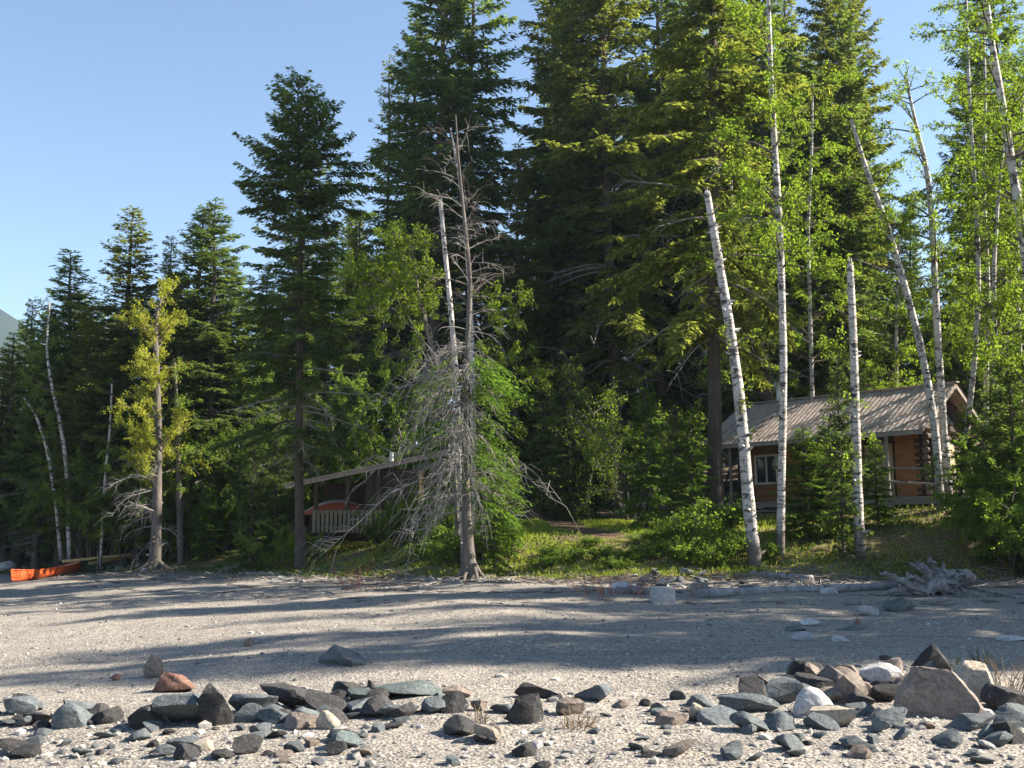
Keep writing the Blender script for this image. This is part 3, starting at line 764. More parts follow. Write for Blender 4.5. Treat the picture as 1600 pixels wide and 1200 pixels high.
def leafy_pole():
    """broadleaf tree whose leafy limbs come out on both sides of the gray dead tree"""
    r = np.random.default_rng(46)
    b = G(716, 31.6); d = 31.6
    path, rr = smooth_path(np.array([P(x, y, d) for x, y in [(716, 850), (708, 700), (690, 600), (668, 520), (650, 440), (640, 380)]]) - b, np.array([8, 8, 8, 7, 5, 2]) / 2 * d / FPX)
    path[0] = 0
    g = trunk_tube(r, path, rr, 8, 4); gw, gl = Geo(), Geo()
    cl = [(620, 400, .85, 40), (598, 440, .9, 40), (640, 450, .8, 30), (565, 425, .6, 16), (640, 375, .7, 26), (585, 480, .6, 16), (660, 480, .5, 10), (600, 530, .55, 12), (770, 480, .5, 14), (810, 490, .45, 12), (795, 560, .5, 12), (830, 585, .35, 8), (660, 640, .4, 6), (780, 640, .5, 8), (640, 560, .4, 6)]
    for (x, y, rad, n) in cl:
        c = P(x, y, d + r.normal(0, .4)) - b
        t = np.clip(r.normal((860 - y) / 480 * .8, .05, 1), .1, .98); p, q = along(path, rr, t)
        m = np.array([0, 0, .3])
        s = np.linspace(0, 1, 6)[:, None]
        gw.tubes(p[0] * (1 - s) + c * s + m * np.sin(s * 3.14), np.linspace(.022, .006, 6), 4)
        st = c + r.normal(0, rad * .45, (n, 3))
        limbs(r, st, r.normal(0, 1, (n, 3)) + np.array([0, 0, .4]), r.uniform(.3, .8, n), np.full(n, .008), gw, gl, 10, (.05, .085), 26, .25, .1, .8, (.25, .55))
    return tree_thing('alder_tree', b, 'bright yellow green leafy tree crowding the dead gray tree', 'tree', None, [('trunk', g, M['graybark'], True), ('branches', gw, M['graybark'], True), ('crown', gl, M['birchleaf'], False)])
leafy_pole()

# understorey kinds
def shrub(name, seed, label, H=3.0, stems=9, spread=.9, per=16, leaf=(.07, .12), mat='alder', wood='twig', twigs=6, group='shrubs', cat='shrub', droop=.2, e=(.7, 1.4), leafy=(.3, 1.0), nb=4):
    r = np.random.default_rng(seed); gw, gl = Geo(), Geo()
    az = r.uniform(0, 6.283, stems); el = r.uniform(*e, stems)
    d = np.stack([np.cos(az) * np.cos(el), np.sin(az) * np.cos(el), np.sin(el)], 1)
    st = d * np.array([1, 1, 0]) * r.uniform(.02, .22, stems)[:, None] * spread; st[:, 2] = -.12
    ln = H * r.uniform(.65, 1.08, stems)
    limbs(r, st, d, ln, .008 * ln + .008, gw, gl, twigs, leaf, per, droop, .12, .75, (.3, .8), leafy=leafy)
    for k in range(nb):
        s = r.uniform(.3, .8, stems); p = st + d * (ln * s)[:, None]
        dd = d + r.normal(0, .6, d.shape)
        limbs(r, p, dd, ln * r.uniform(.25, .5, stems), .004 * ln + .005, gw, gl, twigs, leaf, per, droop, .1, .75, (.25, .7))
    return tree_thing(name, (0, 0, 0), label, cat, group, [('stems', gw, M[wood], True), ('foliage', gl, M[mat], False)])

sh = {'alder': shrub('leafy_shrub', 51, 'x', 4.5, 9, 1.6, 16, (.07, .12), 'alder'),
      'fresh': shrub('leafy_shrub', 52, 'x', 3.2, 12, 1.3, 15, (.035, .06), 'birchleaf', 'graybark', leafy=(.45, 1.0)),
      'low': shrub('leafy_shrub', 53, 'x', 1.2, 14, 1.0, 20, (.05, .09), 'alder', nb=3),
      'tall': shrub('understorey_tree', 54, 'x', 9.0, 4, 1.2, 16, (.075, .12), 'alder', 'graybark', twigs=5, cat='tree', e=(1.1, 1.5), leafy=(.2, 1.0), nb=9)}
su = set()
def place_shrub(kd, loc, s, label, group, r=np.random.default_rng(3), w=1.0):
    if kd not in su:
        su.add(kd); o = sh[kd]; o.location = [float(c) for c in loc]; o.rotation_euler[2] = r.random() * 6.28; o.scale = (s * w, s * w, s); o['label'] = label; o['group'] = group; return o
    return dup(sh[kd], loc, r.random() * 6.28, (s * w, s * w, s), label, group)

place_shrub('fresh', GP(985, 812), 1.6, 'many stemmed shrub with pale stems and fresh leaves beside the footpath', 'shrubs on the bank')
place_shrub('low', GP(206, 868), 1.0, 'small yellowish bush beside the yellow timber', 'shrubs on the bank')
r = np.random.default_rng(61)
for i in range(30):       # deep green understorey at the lake end and behind the dark conifer
    px = r.uniform(-60, 640); lo = float(shore(P(px, 810, 45)[0])); d = max(lo + r.uniform(2.0, 12), 40)
    if px > 160: d = max(d, r.uniform(45.5, 50))
    g_ = G(px, d)
    if r.random() < .55: place_shrub('tall', g_, r.uniform(.55, 1.05), 'tall leafy understorey tree in the forest by the lake', 'understorey trees by the lake', r)
    else: place_shrub('alder', g_, r.uniform(.7, 1.2), 'leafy shrub under the conifers by the lake', 'understorey shrubs by the lake', r)
for i in range(18):
    px = -20 + i * 27 + r.normal(0, 8); d = float(shore(P(px, 810, 46)[0])) + r.uniform(1.2, 4.5)
    d = max(d, 44.8 if px > 190 else 0)
    if px < 190: d += 2.0
    place_shrub('tall' if i % 3 else 'alder', G(px, d), r.uniform(.45, .85), 'leafy sunlit understorey tree along the lake end of the bank', 'understorey trees along the lake bank', r)
for i in range(12):
    px = 780 + i * 32; place_shrub('tall', G(px, r.uniform(52, 64)), r.uniform(.6, 1.0), 'leafy understorey tree deep in the forest beyond the footpath', 'understorey trees beyond the footpath', r)
for i in range(16):       # bright understorey around and behind the cabin
    px = r.uniform(1180, 1680); d = r.uniform(48, 58)
    place_shrub('tall', G(px, d), r.uniform(.8, 1.3), 'tall leafy understorey tree behind the cabin roof', 'understorey trees behind the cabin', r)
for (px, py, s) in [(300, 862, .55), (345, 868, .65), (330, 850, .8), (372, 862, .5)]:
    place_shrub('alder', GP(px, py), s, 'leafy green shrub on the shaded bank right of the gray rooted trunk', 'shrubs on the shaded bank', r)
for (px, d, s) in [(622, 36.6, .36), (592, 36.9, .26), (650, 36.2, .4), (448, 36.5, .4)]:
    place_shrub('alder', G(px, d), s, 'leafy shrub half covering the slatted shed', 'shrubs before the slatted shed', r)
for (px, py, s) in [(690, 868, 1.0), (712, 884, .9), (760, 878, 1.0), (700, 850, 1.2), (668, 880, .7), (780, 862, 1.0)]:
    place_shrub('low', GP(px, py), s, 'bright green bush growing around the foot of the dead gray tree', 'bushes round the dead tree', r)
for (px, py, s) in [(1090, 860, 1.0), (1110, 885, .9), (1130, 850, 1.3), (1075, 885, .8), (1150, 872, .8), (1190, 880, .6)]:
    place_shrub('low', GP(px, py), s, 'dark leafy bush on the bank at the foot of the snapped birch', 'bushes at the snapped birch', r, 1.1)
for (px, py, s) in [(865, 872, .35), (900, 880, .4), (935, 878, .45), (985, 880, .4), (1030, 872, .5), (850, 890, .35), (960, 890, .35), (1010, 850, .4), (920, 855, .3), (1040, 850, .5)]:
    place_shrub('low', GP(px, py), s, 'low clump of leaves on the sunny grass bank', 'clumps on the sunny bank', r, 1.5)
for i in range(9):
    px = r.uniform(1575, 1700); d = r.uniform(29, 33)
    place_shrub('alder', G(px, d), r.uniform(.45, .75), 'shaded leafy shrub in the thicket past the cabin', 'shrubs in the thicket past the cabin', r)

YC = 'young conifers on the bank'
place_conifer('S', 772, 30.0, 742, 'bright green young conifer right of the dead gray tree', YC, .9)
place_conifer('S', 800, 31.4, 700, 'soft green young conifer by the footpath mouth', YC, .7)
place_conifer('T', 1316, 31.0, 560, 'thin young conifer before the cabin wall, with sparse pointed top', YC, .55)
place_conifer('S', 1258, 32.6, 672, 'dense young conifer hiding the porch between two white birches', YC, 1.35)
place_conifer('S', 1300, 33.0, 655, 'taller dense young conifer against the porch', YC, 1.25)
place_conifer('S', 1372, 33.6, 690, 'young conifer before the plank door, right of a snapped birch', YC, 1.0)
place_conifer('T', 1060, 36.5, 640, 'broad young conifer left of the old thick trunk', YC, 1.0)
place_conifer('S', 1010, 35, 610, 'green young conifer behind the many stemmed shrub', YC, .9)
place_conifer('S', 1085, 35, 640, 'young conifer touching the old thick trunk', YC, .8)
place_conifer('T', 1560, 30.4, 590, 'dark young conifer in the thicket past the driftwood root', YC, .75)
place_conifer('T', 1590, 29.6, 540, 'dark young conifer at the far side of the thicket', YC, 1.0)
place_conifer('S', 1585, 33.5, 545, 'tall green young conifer inside the thicket', YC, .8)
place_conifer('S', 1520, 33.2, 640, 'young conifer hiding the cabin gable behind the thin birch', YC, 1.0)
place_conifer('T', 1625, 28.8, 620, 'dark young conifer leaning over the gravel', YC, 1.1)
place_conifer('T', 395, 38.0, 690, 'dark young conifer under the huge conifer', YC, 1.0)
place_conifer('S', 325, 43, 760, 'small green conifer on the bank left of the huge conifer', YC, 1.1)
place_conifer('S', 148, 50, 540, 'pale green young conifer behind the yellow timber', YC, .75)
place_conifer('T', 430, 41, 650, 'dark young conifer left of the slatted porch', YC, 1.0)
place_conifer('T', 890, 43, 560, 'dark young conifer beside the forest footpath', YC, .9)
place_conifer('T', 850, 46, 590, 'dark young conifer at the far end of the footpath', YC, .9)
place_conifer('S', 930, 44, 600, 'green young conifer shading the footpath', YC, .9)

# ------------------------------------------------------------------ the log cabin on the right
def cabin():
    rz = math.atan2(-.69, .72); tilt = R(-1.2)
    ox, oy = 14.0, 37.0
    zb = float(hgt(13.6, 37.6)) - .05
    root = empty('log_cabin', (ox, oy, zb), 'log cabin with ribbed metal roof, orange wood walls and a porch', 'cabin', None, rz)
    root.rotation_euler = (0, tilt, rz)
    ze = CAMZ + 3.13 - zb; zr = CAMZ + 4.85 - zb; zd = CAMZ + .75 - zb
    L = 8.4; hw = 3.0
    def part(g, n, m, p=root, smooth=False): return build(g, n, M[m], p, smooth)
    # roof: ribbed sheets, one object each
    slope = math.hypot(hw, zr - ze); ang = math.atan2(zr - ze, hw)
    w = .56
    prof = [(0, 0)]
    for c in (.09, .28, .47): prof += [(c - .035, 0), (c - .018, .011), (c + .018, .011), (c + .035, 0)]
    prof += [(w, 0)]
    def sheet(lo, hi, seed):
        g = Geo(); n = len(prof); v = []
        for (q, dz) in ((lo, 0), (hi, 0)):
            v += [(x, q, z) for x, z in prof]
        for q in (lo, hi): v += [(x, q, z - .012) for x, z in prof]
        f = [[i, i + 1, n + i + 1, n + i] for i in range(n - 1)] + [[2 * n + i + 1, 2 * n + i, 3 * n + i, 3 * n + i + 1] for i in range(n - 1)]
        f += [[2 * n + i, 2 * n + i + 1, i + 1, i] for i in range(n - 1)]
        g.add(v, f); return g.mesh('roof_sheet', M['roof'])
    ms = sheet(-.28, slope - .01, 1)
    n = int(L / w)
    rr = np.random.default_rng(8)
    roof = Geo(); roof.beam((-L + .05, hw, zr + .03), (.05, hw, zr + .03), .28, .03); roof = part(roof, 'roof', 'roof'); roof['label'] = 'ridge capping of the ribbed metal roof'
    for i in range(n + 1):
        for back in (0, 1):
            o = link('roof_sheet', ms, roof)
            x = -w * i - w
            if not back: o.location = (x, 0, ze + .004 * (i % 2)); o.rotation_euler = (ang + rr.normal(0, .002), 0, 0)
            else: o.location = (x + w, 2 * hw, ze + .004 * (i % 2)); o.rotation_euler = (ang, 0, math.pi)
    g = Geo(); g.beam((-L, -.2, ze - .12 - .1), (0, -.2, ze - .12 - .1), .035, .16); part(g, 'fascia_board', 'gray_wood', roof)
    for x in (-.04, -L + .04):
        for sgn in (0, 1):
            g = Geo(); y0 = -.24 if not sgn else 2 * hw + .24
            g.beam((x, y0, ze - .20), (x, hw, zr - .09), .04, .17, (0, 1, 0) if False else (0, 0, 1)); part(g, 'barge_board', 'gray_wood', roof)
    r2 = np.random.default_rng(66); m2 = 900
    gy = hw * r2.random(m2) ** 1.8; gx = -r2.random(m2) * L; gz = ze + gy * math.tan(ang) + .03
    lit = Geo(); a2 = r2.random(m2) * 6.283
    lit.kites(np.stack([gx, gy, gz], 1), np.stack([np.cos(a2), np.sin(a2) * math.cos(ang), np.sin(a2) * math.sin(ang)], 1), np.tile([0, -math.sin(ang), math.cos(ang)], (m2, 1)) + r2.normal(0, .1, (m2, 3)), r2.uniform(.06, .2, m2), r2.uniform(.02, .05, m2))
    lo_ = part(lit, 'needle_litter', 'drygrass', roof); lo_['kind'] = 'stuff'
    # rafters under the porch eave
    for k in range(10):
        g = Geo(); x = -.6 - k * .82; g.beam((x, -.1, ze - .12), (x, 1.75, ze - .12 + 1.75 * math.tan(ang)), .06, .12); part(g, 'rafter', 'log', roof)
    # stove pipe
    g = Geo(); g.tubes(np.array([[-7.4, 3.3, zr - .6], [-7.4, 3.3, zr + .75]]), np.array([.085, .085]), 14); pipe = part(g, 'stove_pipe', 'steel', roof, True)
    g = Geo(); g.tubes(np.array([[-7.4, 3.3, zr + .70], [-7.4, 3.3, zr + .82], [-7.4, 3.3, zr + .9]]), np.array([.16, .15, .01]), 14); part(g, 'pipe_cap', 'steel', pipe, True)
    # walls
    fy, bx0, bx1, by = 1.6, -8.0, -.6, 5.4
    zt = ze + fy * math.tan(ang) - .12
    wall = Geo(); wall.box((bx0 + .2, fy + .10, zd - .55), (bx1 - .12, by, ze - .05)); wall = part(wall, 'wall', 'log')
    x = bx0
    edges = [-9.9, -8.6, -7.75]
    for (a, b) in [(-8.0, -7.65), (-6.55, -5.4), (-5.37, -4.2), (-4.17, -3.05), (-1.85, -.95)]:
        g = Geo(); g.box((a, fy + .02, zd), (b, fy + .07, zt)); p_ = part(g, 'wall_panel', 'ply', wall)
    g = Geo(); g.box((-7.62, fy + .02, zd), (-6.58, fy + .07, zd + .75)); part(g, 'wall_panel', 'ply', wall)
    g = Geo(); g.box((-7.62, fy + .02, zd + 1.85), (-6.58, fy + .07, zt)); part(g, 'wall_panel', 'ply', wall)
    # front window
    win = Geo(); win.box((-7.55, fy + .05, zd + .8), (-6.65, fy + .08, zd + 1.8)); win = part(win, 'window', 'glass', wall)
    for a, b in (((-7.62, zd + .8), (-7.53, zd + 1.8)), ((-6.67, zd + .8), (-6.58, zd + 1.8)), ((-7.62, zd + 1.8), (-6.58, zd + 1.88)), ((-7.64, zd + .72), (-6.56, zd + .8)), ((-7.12, zd + .8), (-7.07, zd + 1.8))):
        g = Geo(); g.box((a[0], fy - .02, a[1]), (b[0], fy + .045, b[1])); part(g, 'window_frame', 'trimwhite', win)
    # tan plank door
    door = Geo(); door.box((-2.98, fy + .03, zd), (-1.92, fy + .08, zd + 1.98)); door = part(door, 'door', 'tan')
    for k in range(5):
        g = Geo(); g.box((-2.97 + k * .21, fy - .005, zd + .02), (-2.97 + k * .21 + .195, fy + .027, zd + 1.96)); part(g, 'door_board', 'tan', door)
    g = Geo(); g.box((-3.03, fy - .01, zd), (-2.99, fy + .07, zd + 2.04)); part(g, 'door_frame', 'log', door)
    g = Geo(); g.box((-1.91, fy - .01, zd), (-1.87, fy + .07, zd + 2.04)); part(g, 'door_frame', 'log', door)
    g = Geo(); g.tubes(np.array([[-2.05, fy - .06, zd + .95], [-2.05, fy + .0, zd + .95]]), np.array([.03, .03]), 8); part(g, 'handle', 'steel', door)
    # corner of stacked log ends and the log gable wall
    for k in range(11):
        z = zd - .32 + k * .245
        q = .118 + rr.normal(0, .008)
        g = Geo(); y0 = fy - .18 - rr.uniform(0, .14)
        g.tubes(np.array([[bx1, y0, z], [bx1, by + .25, z]]), np.array([q, q]), 10); lg = part(g, 'log', 'log', wall, True)
        g = Geo(); g.tubes(np.array([[bx1, y0 + .01, z], [bx1, y0 - .006, z], [bx1, y0 - .008, z]]), np.array([q * .99, q * .9, .001]), 10); part(g, 'log_end', 'logend', lg)
        if k < 10:
            q = .115; x1 = bx1 + .22 + rr.uniform(0, .13); z2 = z + .122
            g = Geo(); g.tubes(np.array([[bx1 - .5, fy + .10, z2], [x1, fy + .10, z2]]), np.array([q, q]), 10); lg = part(g, 'log', 'log', wall, True)
            g = Geo(); g.tubes(np.array([[x1 - .01, fy + .10, z2], [x1 + .006, fy + .10, z2], [x1 + .008, fy + .1, z2]]), np.array([q * .99, q * .9, .001]), 10); part(g, 'log_end', 'logend', lg)
    # tan shuttered window in the gable wall
    g = Geo(); g.box((bx1 + .10, 2.45, zd + .75), (bx1 + .16, 3.35, zd + 1.85)); sw = part(g, 'window', 'glass', wall)
    g = Geo(); g.box((bx1 + .165, 2.72, zd + .72), (bx1 + .20, 3.35, zd + 1.88)); part(g, 'shutter', 'tan', sw)
    for a, b in (((2.37, zd + .66), (3.43, zd + .74)), ((2.37, zd + 1.86), (3.43, zd + 1.95))):
        g = Geo(); g.box((bx1 + .09, a[0], a[1]), (bx1 + .19, b[0], b[1])); part(g, 'window_frame', 'gray_wood', sw)
    # gable boards above the logs
    y = fy - .25
    while y < by + .2:
        yc = y + .075; top = zr - abs(yc - hw) * math.tan(ang) - .16; lo = zd + 2.42
        if top > lo + .05:
            g = Geo(); g.box((bx1 - .02, y + .004, lo), (bx1 + .03 + .008 * (int(y * 10) % 2), y + .146, top)); part(g, 'gable_board', 'dark_wood', wall)
        y += .15
    g = Geo(); g.box((bx1 + .05, 3.3, zd + 2.65), (bx1 + .08, 4.2, zd + 3.35)); gw_ = part(g, 'gable_window', 'glass', wall)
    # porch: deck, beams, posts, rails, steps
    deck = Geo(); deck.beam((-8.2, .08, zd - .16), (.55, .08, zd - .16), .09, .2); deck = part(deck, 'deck', 'gray_wood')
    for k in range(10):
        g = Geo(); y = .06 + k * .152; g.box((-8.25, y, zd - .05), (.6 + rr.normal(0, .015), y + .143, zd)); part(g, 'deck_board', 'gray_wood', deck)
    for x in (-7.6, -4.6, -1.47, .38):
        g = Geo(); g.box((x - .14, .02, -.9), (x + .14, .3, zd - .26)); part(g, 'support_post', 'gray_wood', deck)
    for x in (-7.8, -4.6, -1.47):
        g = Geo(); g.tubes(np.array([[x, .14, zd], [x + .01, .13, (zd + ze) / 2], [x, .14, ze - .05]]), np.array([.075, .068, .07]), 10); post = part(g, 'porch_post', 'gray_wood', deck, True)
        g = Geo(); g.beam((x, .14, ze - .65), (x - .55, .14, ze - .12), .06, .07); part(g, 'brace', 'gray_wood', post)
    g = Geo(); g.box((.30, .08, zd), (.42, .2, zd + .98)); part(g, 'railing_post', 'gray_wood', deck)
    rails = [(-1.47, .36, 1.02, .93), (-1.47, .36, .56, .40), (-4.6, -1.47, 1.0, .98), (-4.6, -1.47, .52, .5)]
    for (a, b, h0, h1) in rails:
        g = Geo(); s = np.linspace(0, 1, 5)
        g.tubes(np.stack([a + (b - a) * s, np.full(5, .06), zd + h0 + (h1 - h0) * s - .03 * np.sin(s * 3.14)], 1), np.full(5, .04), 8); part(g, 'rail', 'gray_wood', deck, True)
    for k in range(3):
        g = Geo(); g.box((-6.3, -.32 - k * .3, zd - .2 - k * .18), (-5.1, -.02 - k * .3, zd - .15 - k * .18)); part(g, 'step', 'gray_wood', deck)
    for x in (-6.25, -5.2):
        g = Geo(); g.beam((x, .0, zd - .25), (x, -.95, zd - .78), .06, .2); part(g, 'stringer', 'gray_wood', deck)
cabin()

# ------------------------------------------------------------------ the half hidden shed with a slatted porch
def shed():
    d = 38.0
    pl, pr = P(445, 756, d), P(700, 703, d)
    x0, x1 = pl[0], pr[0]
    zf = P(530, 829, d)[2]
    base = np.array([(x0 + x1) / 2, d, float(hgt((x0 + x1) / 2, d)) - .1])
    root = empty('porch_shed', base, 'dark shed with pale metal roof edge and slatted porch railing behind the gray twigs', 'shed')
    def part(g, n, m, p=root, smooth=False):
        o = build(g, n, M[m], p, smooth); return o
    def T(p): return np.array(p, float) - base
    sl = (pr[2] - pl[2]) / (x1 - x0)
    roof = Geo(); roof.beam(T((x0, d + .05, pl[2] - .08)), T((x1, d + .05, pr[2] - .08)), .05, .17); roof = part(roof, 'roof', 'roof'); roof['label'] = 'pale sunlit metal roof edge'
    n = 9; wx = (x1 - x0) / n
    for k in range(n):
        a = x0 + wx * k; g = Geo()
        za, zb = pl[2] + sl * (a - x0), pl[2] + sl * (a + wx - x0)
        v = [T((a, d - .12, za)), T((a + wx - .012, d - .12, zb)), T((a + wx - .012, d + 5, zb + .25)), T((a, d + 5, za + .25))]
        v += [p - np.array([0, 0, .035]) for p in v]
        g.add(v, [[0, 1, 2, 3], [7, 6, 5, 4], [0, 4, 5, 1], [1, 5, 6, 2], [2, 6, 7, 3], [3, 7, 4, 0]]); part(g, 'roof_sheet', 'roof', roof)
    g = Geo(); p = P(612, 712, d + 1.0); g.tubes(np.stack([T(p) - np.array([0, 0, .5]), T(p) + np.array([0, 0, .12])]), np.array([.07, .07]), 12); part(g, 'vent_pipe', 'steel', roof, True)
    # back and side walls, floor
    g = Geo(); g.box(T((x0 + .9, d + 2.4, zf - .4)), T((x1 - .2, d + 2.5, pl[2] + .1))); part(g, 'wall', 'dark_wood')
    g = Geo(); g.box(T((x0 + 2.75, d + .35, zf - .4)), T((x0 + 4.6, d + 2.38, pl[2] + .55))); part(g, 'wall', 'dark_wood')
    g = Geo(); g.box(T((x0 + .85, d + .08, zf - .12)), T((x1 - .3, d + 2.4, zf))); part(g, 'porch_floor', 'dark_wood')
    for a in (x0 + 1.0, x0 + 2.9, x1 - .5):
        g = Geo(); g.box(T((a, d + .2, zf - 1.4)), T((a + .2, d + .4, zf - .13))); part(g, 'support_post', 'dark_wood')
    for px in (492, 541, 590):
        x = P(px, 800, d)[0]; zt = pl[2] + sl * (x - x0) - .15
        g = Geo(); g.box(T((x - .075, d + .12, zf)), T((x + .075, d + .27, zt))); part(g, 'porch_post', 'dark_wood')
    # picket railing: each slat a part
    xa, xb = P(488, 810, d)[0], P(604, 810, d)[0]; zt = P(530, 797, d)[2]
    g = Geo(); g.box(T((xa, d + .05, zt - .10)), T((xb, d + .09, zt - .03))); part(g, 'railing', 'picket'); rail = root.children[-1]
    g = Geo(); g.box(T((xa, d + .05, zf + .06)), T((xb, d + .09, zf + .13))); part(g, 'bottom_rail', 'picket', rail)
    rr = np.random.default_rng(9); ms = None
    x = xa
    while x < xb:
        g = Geo(); g.box(T((x, d + .01, zf - .06 + rr.normal(0, .01))), T((x + .105, d + .047, zt + rr.normal(0, .008)))); part(g, 'picket', 'picket', rail)
        x += .15
shed()

def loft_canoe(root, L, W, D, mat_out, mat_in, flip=False, pale_bottom=None):
    n = 25; k = 9
    t = np.linspace(-1, 1, n); hwid = W / 2 * np.clip(1 - np.abs(t) ** 2.4, 0, 1) ** .75 + .012
    sheer = D + .16 * np.abs(t) ** 3.2; keel = .09 * np.abs(t) ** 5
    xx = L / 2 * t
    th = np.linspace(0, math.pi, k)
    def surf(off):
        v = []
        for i in range(n):
            for a in th:
                yy = -math.cos(a); zz = 1 - math.sin(a) ** .7
                v.append((xx[i] * (1 - off * .02), yy * max(hwid[i] - off, .004), keel[i] + off + (sheer[i] - keel[i] - off) * zz))
        return np.array(v)
    f = [[i * k + j, (i + 1) * k + j, (i + 1) * k + j + 1, i * k + j + 1] for i in range(n - 1) for j in range(k - 1)]
    g = Geo(); v = surf(0); v2 = surf(.02)
    if flip:
        v[:, 2] = D - v[:, 2] + .18; v2[:, 2] = D - v2[:, 2] + .18
    g.add(v, f); build(g, 'hull', M[mat_out], root, True)
    g = Geo(); g.add(v2, [q[::-1] for q in f]); build(g, 'inside', M[mat_in], root, True)
    for s in (0, k - 1):
        g = Geo(); g.tubes(v.reshape(n, k, 3)[:, s], np.full(n, .022), 6); build(g, 'gunwale', M[mat_out], root, True)
    return v

def canoe():
    a = GP(22, 909); b = GP(125, 898)
    mid = (a + b) / 2; dirv = b - a
    L = 4.7; dirv = np.array([dirv[0], abs(dirv[1]) + .001, 0])
    # its width in the picture fixes the heading
    wpx = 106 / FPX * mid[1]
    rz = math.atan2(dirv[1], dirv[0])
    best = None
    for ang in np.arange(-.2, 1.5, .01):
        c = np.array([math.cos(ang), math.sin(ang)]) * L / 2
        q = [(mid[0] + s * c[0]) / (mid[1] + s * c[1]) for s in (-1, 1)]
        e = abs((q[1] - q[0]) * FPX - 106)
        if best is None or e < best[0]: best = (e, ang)
    ang = best[1]; c = np.array([math.cos(ang), math.sin(ang)]) * L * .45
    z0, z1 = [float(hgt(mid[0] + s * c[0], mid[1] + s * c[1])) for s in (-1, 1)]
    root = empty('canoe', (mid[0], mid[1], (z0 + z1) / 2 - .02), 'orange canoe lying on the gravel at the foot of the trees', 'canoe', None, ang)
    root.rotation_euler = (R(-7), -math.atan2(z1 - z0, L * .9), ang)
    loft_canoe(root, L, .86, .34, 'canoe', 'canoein')
    for x, w in ((-1.25, .66), (1.3, .62), (0, .84)):
        g = Geo(); g.box((x - .09, -w / 2, .27), (x + .09, w / 2, .295)); build(g, 'seat' if x else 'thwart', M['plank'], root)
canoe()

def upturned_boat():
    p = P(528, 797, 39.0); zf = P(530, 829, 38.0)[2]
    root = empty('upturned_boat', (p[0], 39.2, zf), 'red upturned boat with pale bottom lying behind the slatted railing', 'boat', None, R(12))
    n = 21; t = np.linspace(-1, 1, n); k = 9; th = np.linspace(0, math.pi, k)
    hw = .55 * np.clip(1 - np.abs(t) ** 2.2, 0, 1) ** .7 + .02; top = .62 + .45 * (1 - t ** 2); v = []
    for i in range(n):
        for a in th: v.append((1.25 * t[i], -math.cos(a) * hw[i], .55 + (top[i] - .55) * math.sin(a) ** .6))
    f = [[i * k + j, i * k + j + 1, (i + 1) * k + j + 1, (i + 1) * k + j] for i in range(n - 1) for j in range(k - 1)]
    lo = [q for q in f if (q[0] % k) in (0, 1, k - 2, k - 3)]; hi = [q for q in f if q not in lo]
    g = Geo(); g.add(v, lo); build(g, 'hull', M['redhull'], root, True)
    g = Geo(); g.add(v, hi); build(g, 'bottom', M['hullpale'], root, True)
    g = Geo(); g.box((-1.0, -.3, 0), (-.9, .3, .60)); build(g, 'trestle', M['dark_wood'], root)
    g = Geo(); g.box((.9, -.3, 0), (1.0, .3, .60)); build(g, 'trestle', M['dark_wood'], root)
upturned_boat()

def lake_shed():
    b = G(166, 55); rr = np.random.default_rng(4)
    root = empty('board_shed', b, 'small dark shed with pale board roof edge glimpsed between the lake end trees', 'shed')
    zt = P(166, 812, 55)[2] - b[2]
    g = Geo(); g.box((-.75, .2, -.3), (1.15, 2.4, zt - .1)); build(g, 'wall', M['dark_wood'], root)
    for k in range(3):
        g = Geo(); g.beam((-.9, -.02 + .1 * k, zt + .12 + .16 * k), (1.3, -.02 + .1 * k, zt + .02 + .15 * k), .04, .13); build(g, 'roof_board', M['tan'], root)
    for x in (-.7, 1.05):
        g = Geo(); g.box((x, .05, -.3), (x + .1, .16, zt)); build(g, 'post', M['gray_wood'], root)
lake_shed()

# ------------------------------------------------------------------ timber, driftwood, stumps
def timber():
    for k, (a, b, w) in enumerate([((98, 877), (206, 866), .26), ((140, 880), (206, 869), .2)]):
        d0, d1 = 44.8 + k * .7, 46.4 + k * .7
        pa, pb = P(a[0], a[1], d0), P(b[0], b[1], d1)
        c = (pa + pb) / 2; g = Geo(); g.beam(pa - c, pb - c, w, .09 + .03 * k)
        o = build(g, 'timber_plank', M['plank'], loc=c)
        tag(o, ['long fresh yellow timber plank raised above the gravel by the canoe', 'shorter yellow timber plank lying behind the longer one'][k], 'plank')
    for px, d in ((112, 45.5), (190, 46.6)):
        z1 = P(px, 872, d)[2] - .1; q = G(px, d); h = max(z1 - q[2], .15)
        g = Geo(); g.tubes(np.array([[-.1, -.55, h / 2], [0, .75, h / 2]]), np.array([h / 2 + .02, h / 2]), 10)
        o = build(g, 'log_rest', M['drift'], loc=q, smooth=True); tag(o, 'gray log propping up the yellow timber planks', 'log', 'logs under the timber')
    for px in (155, 160):
        q = G(px, 44.9); g = Geo(); h = P(px, 861, 44.9)[2] - q[2]
        g.tubes(np.array([[0, 0, -.2], [.03, .02, h * .6], [-.02, 0, h]]), np.array([.03, .028, .02]), 6)
        tag(build(g, 'stake', M['gray_wood'], loc=q, smooth=True), 'short wooden stake standing before the yellow timber', 'stake', 'stakes by the timber')
timber()

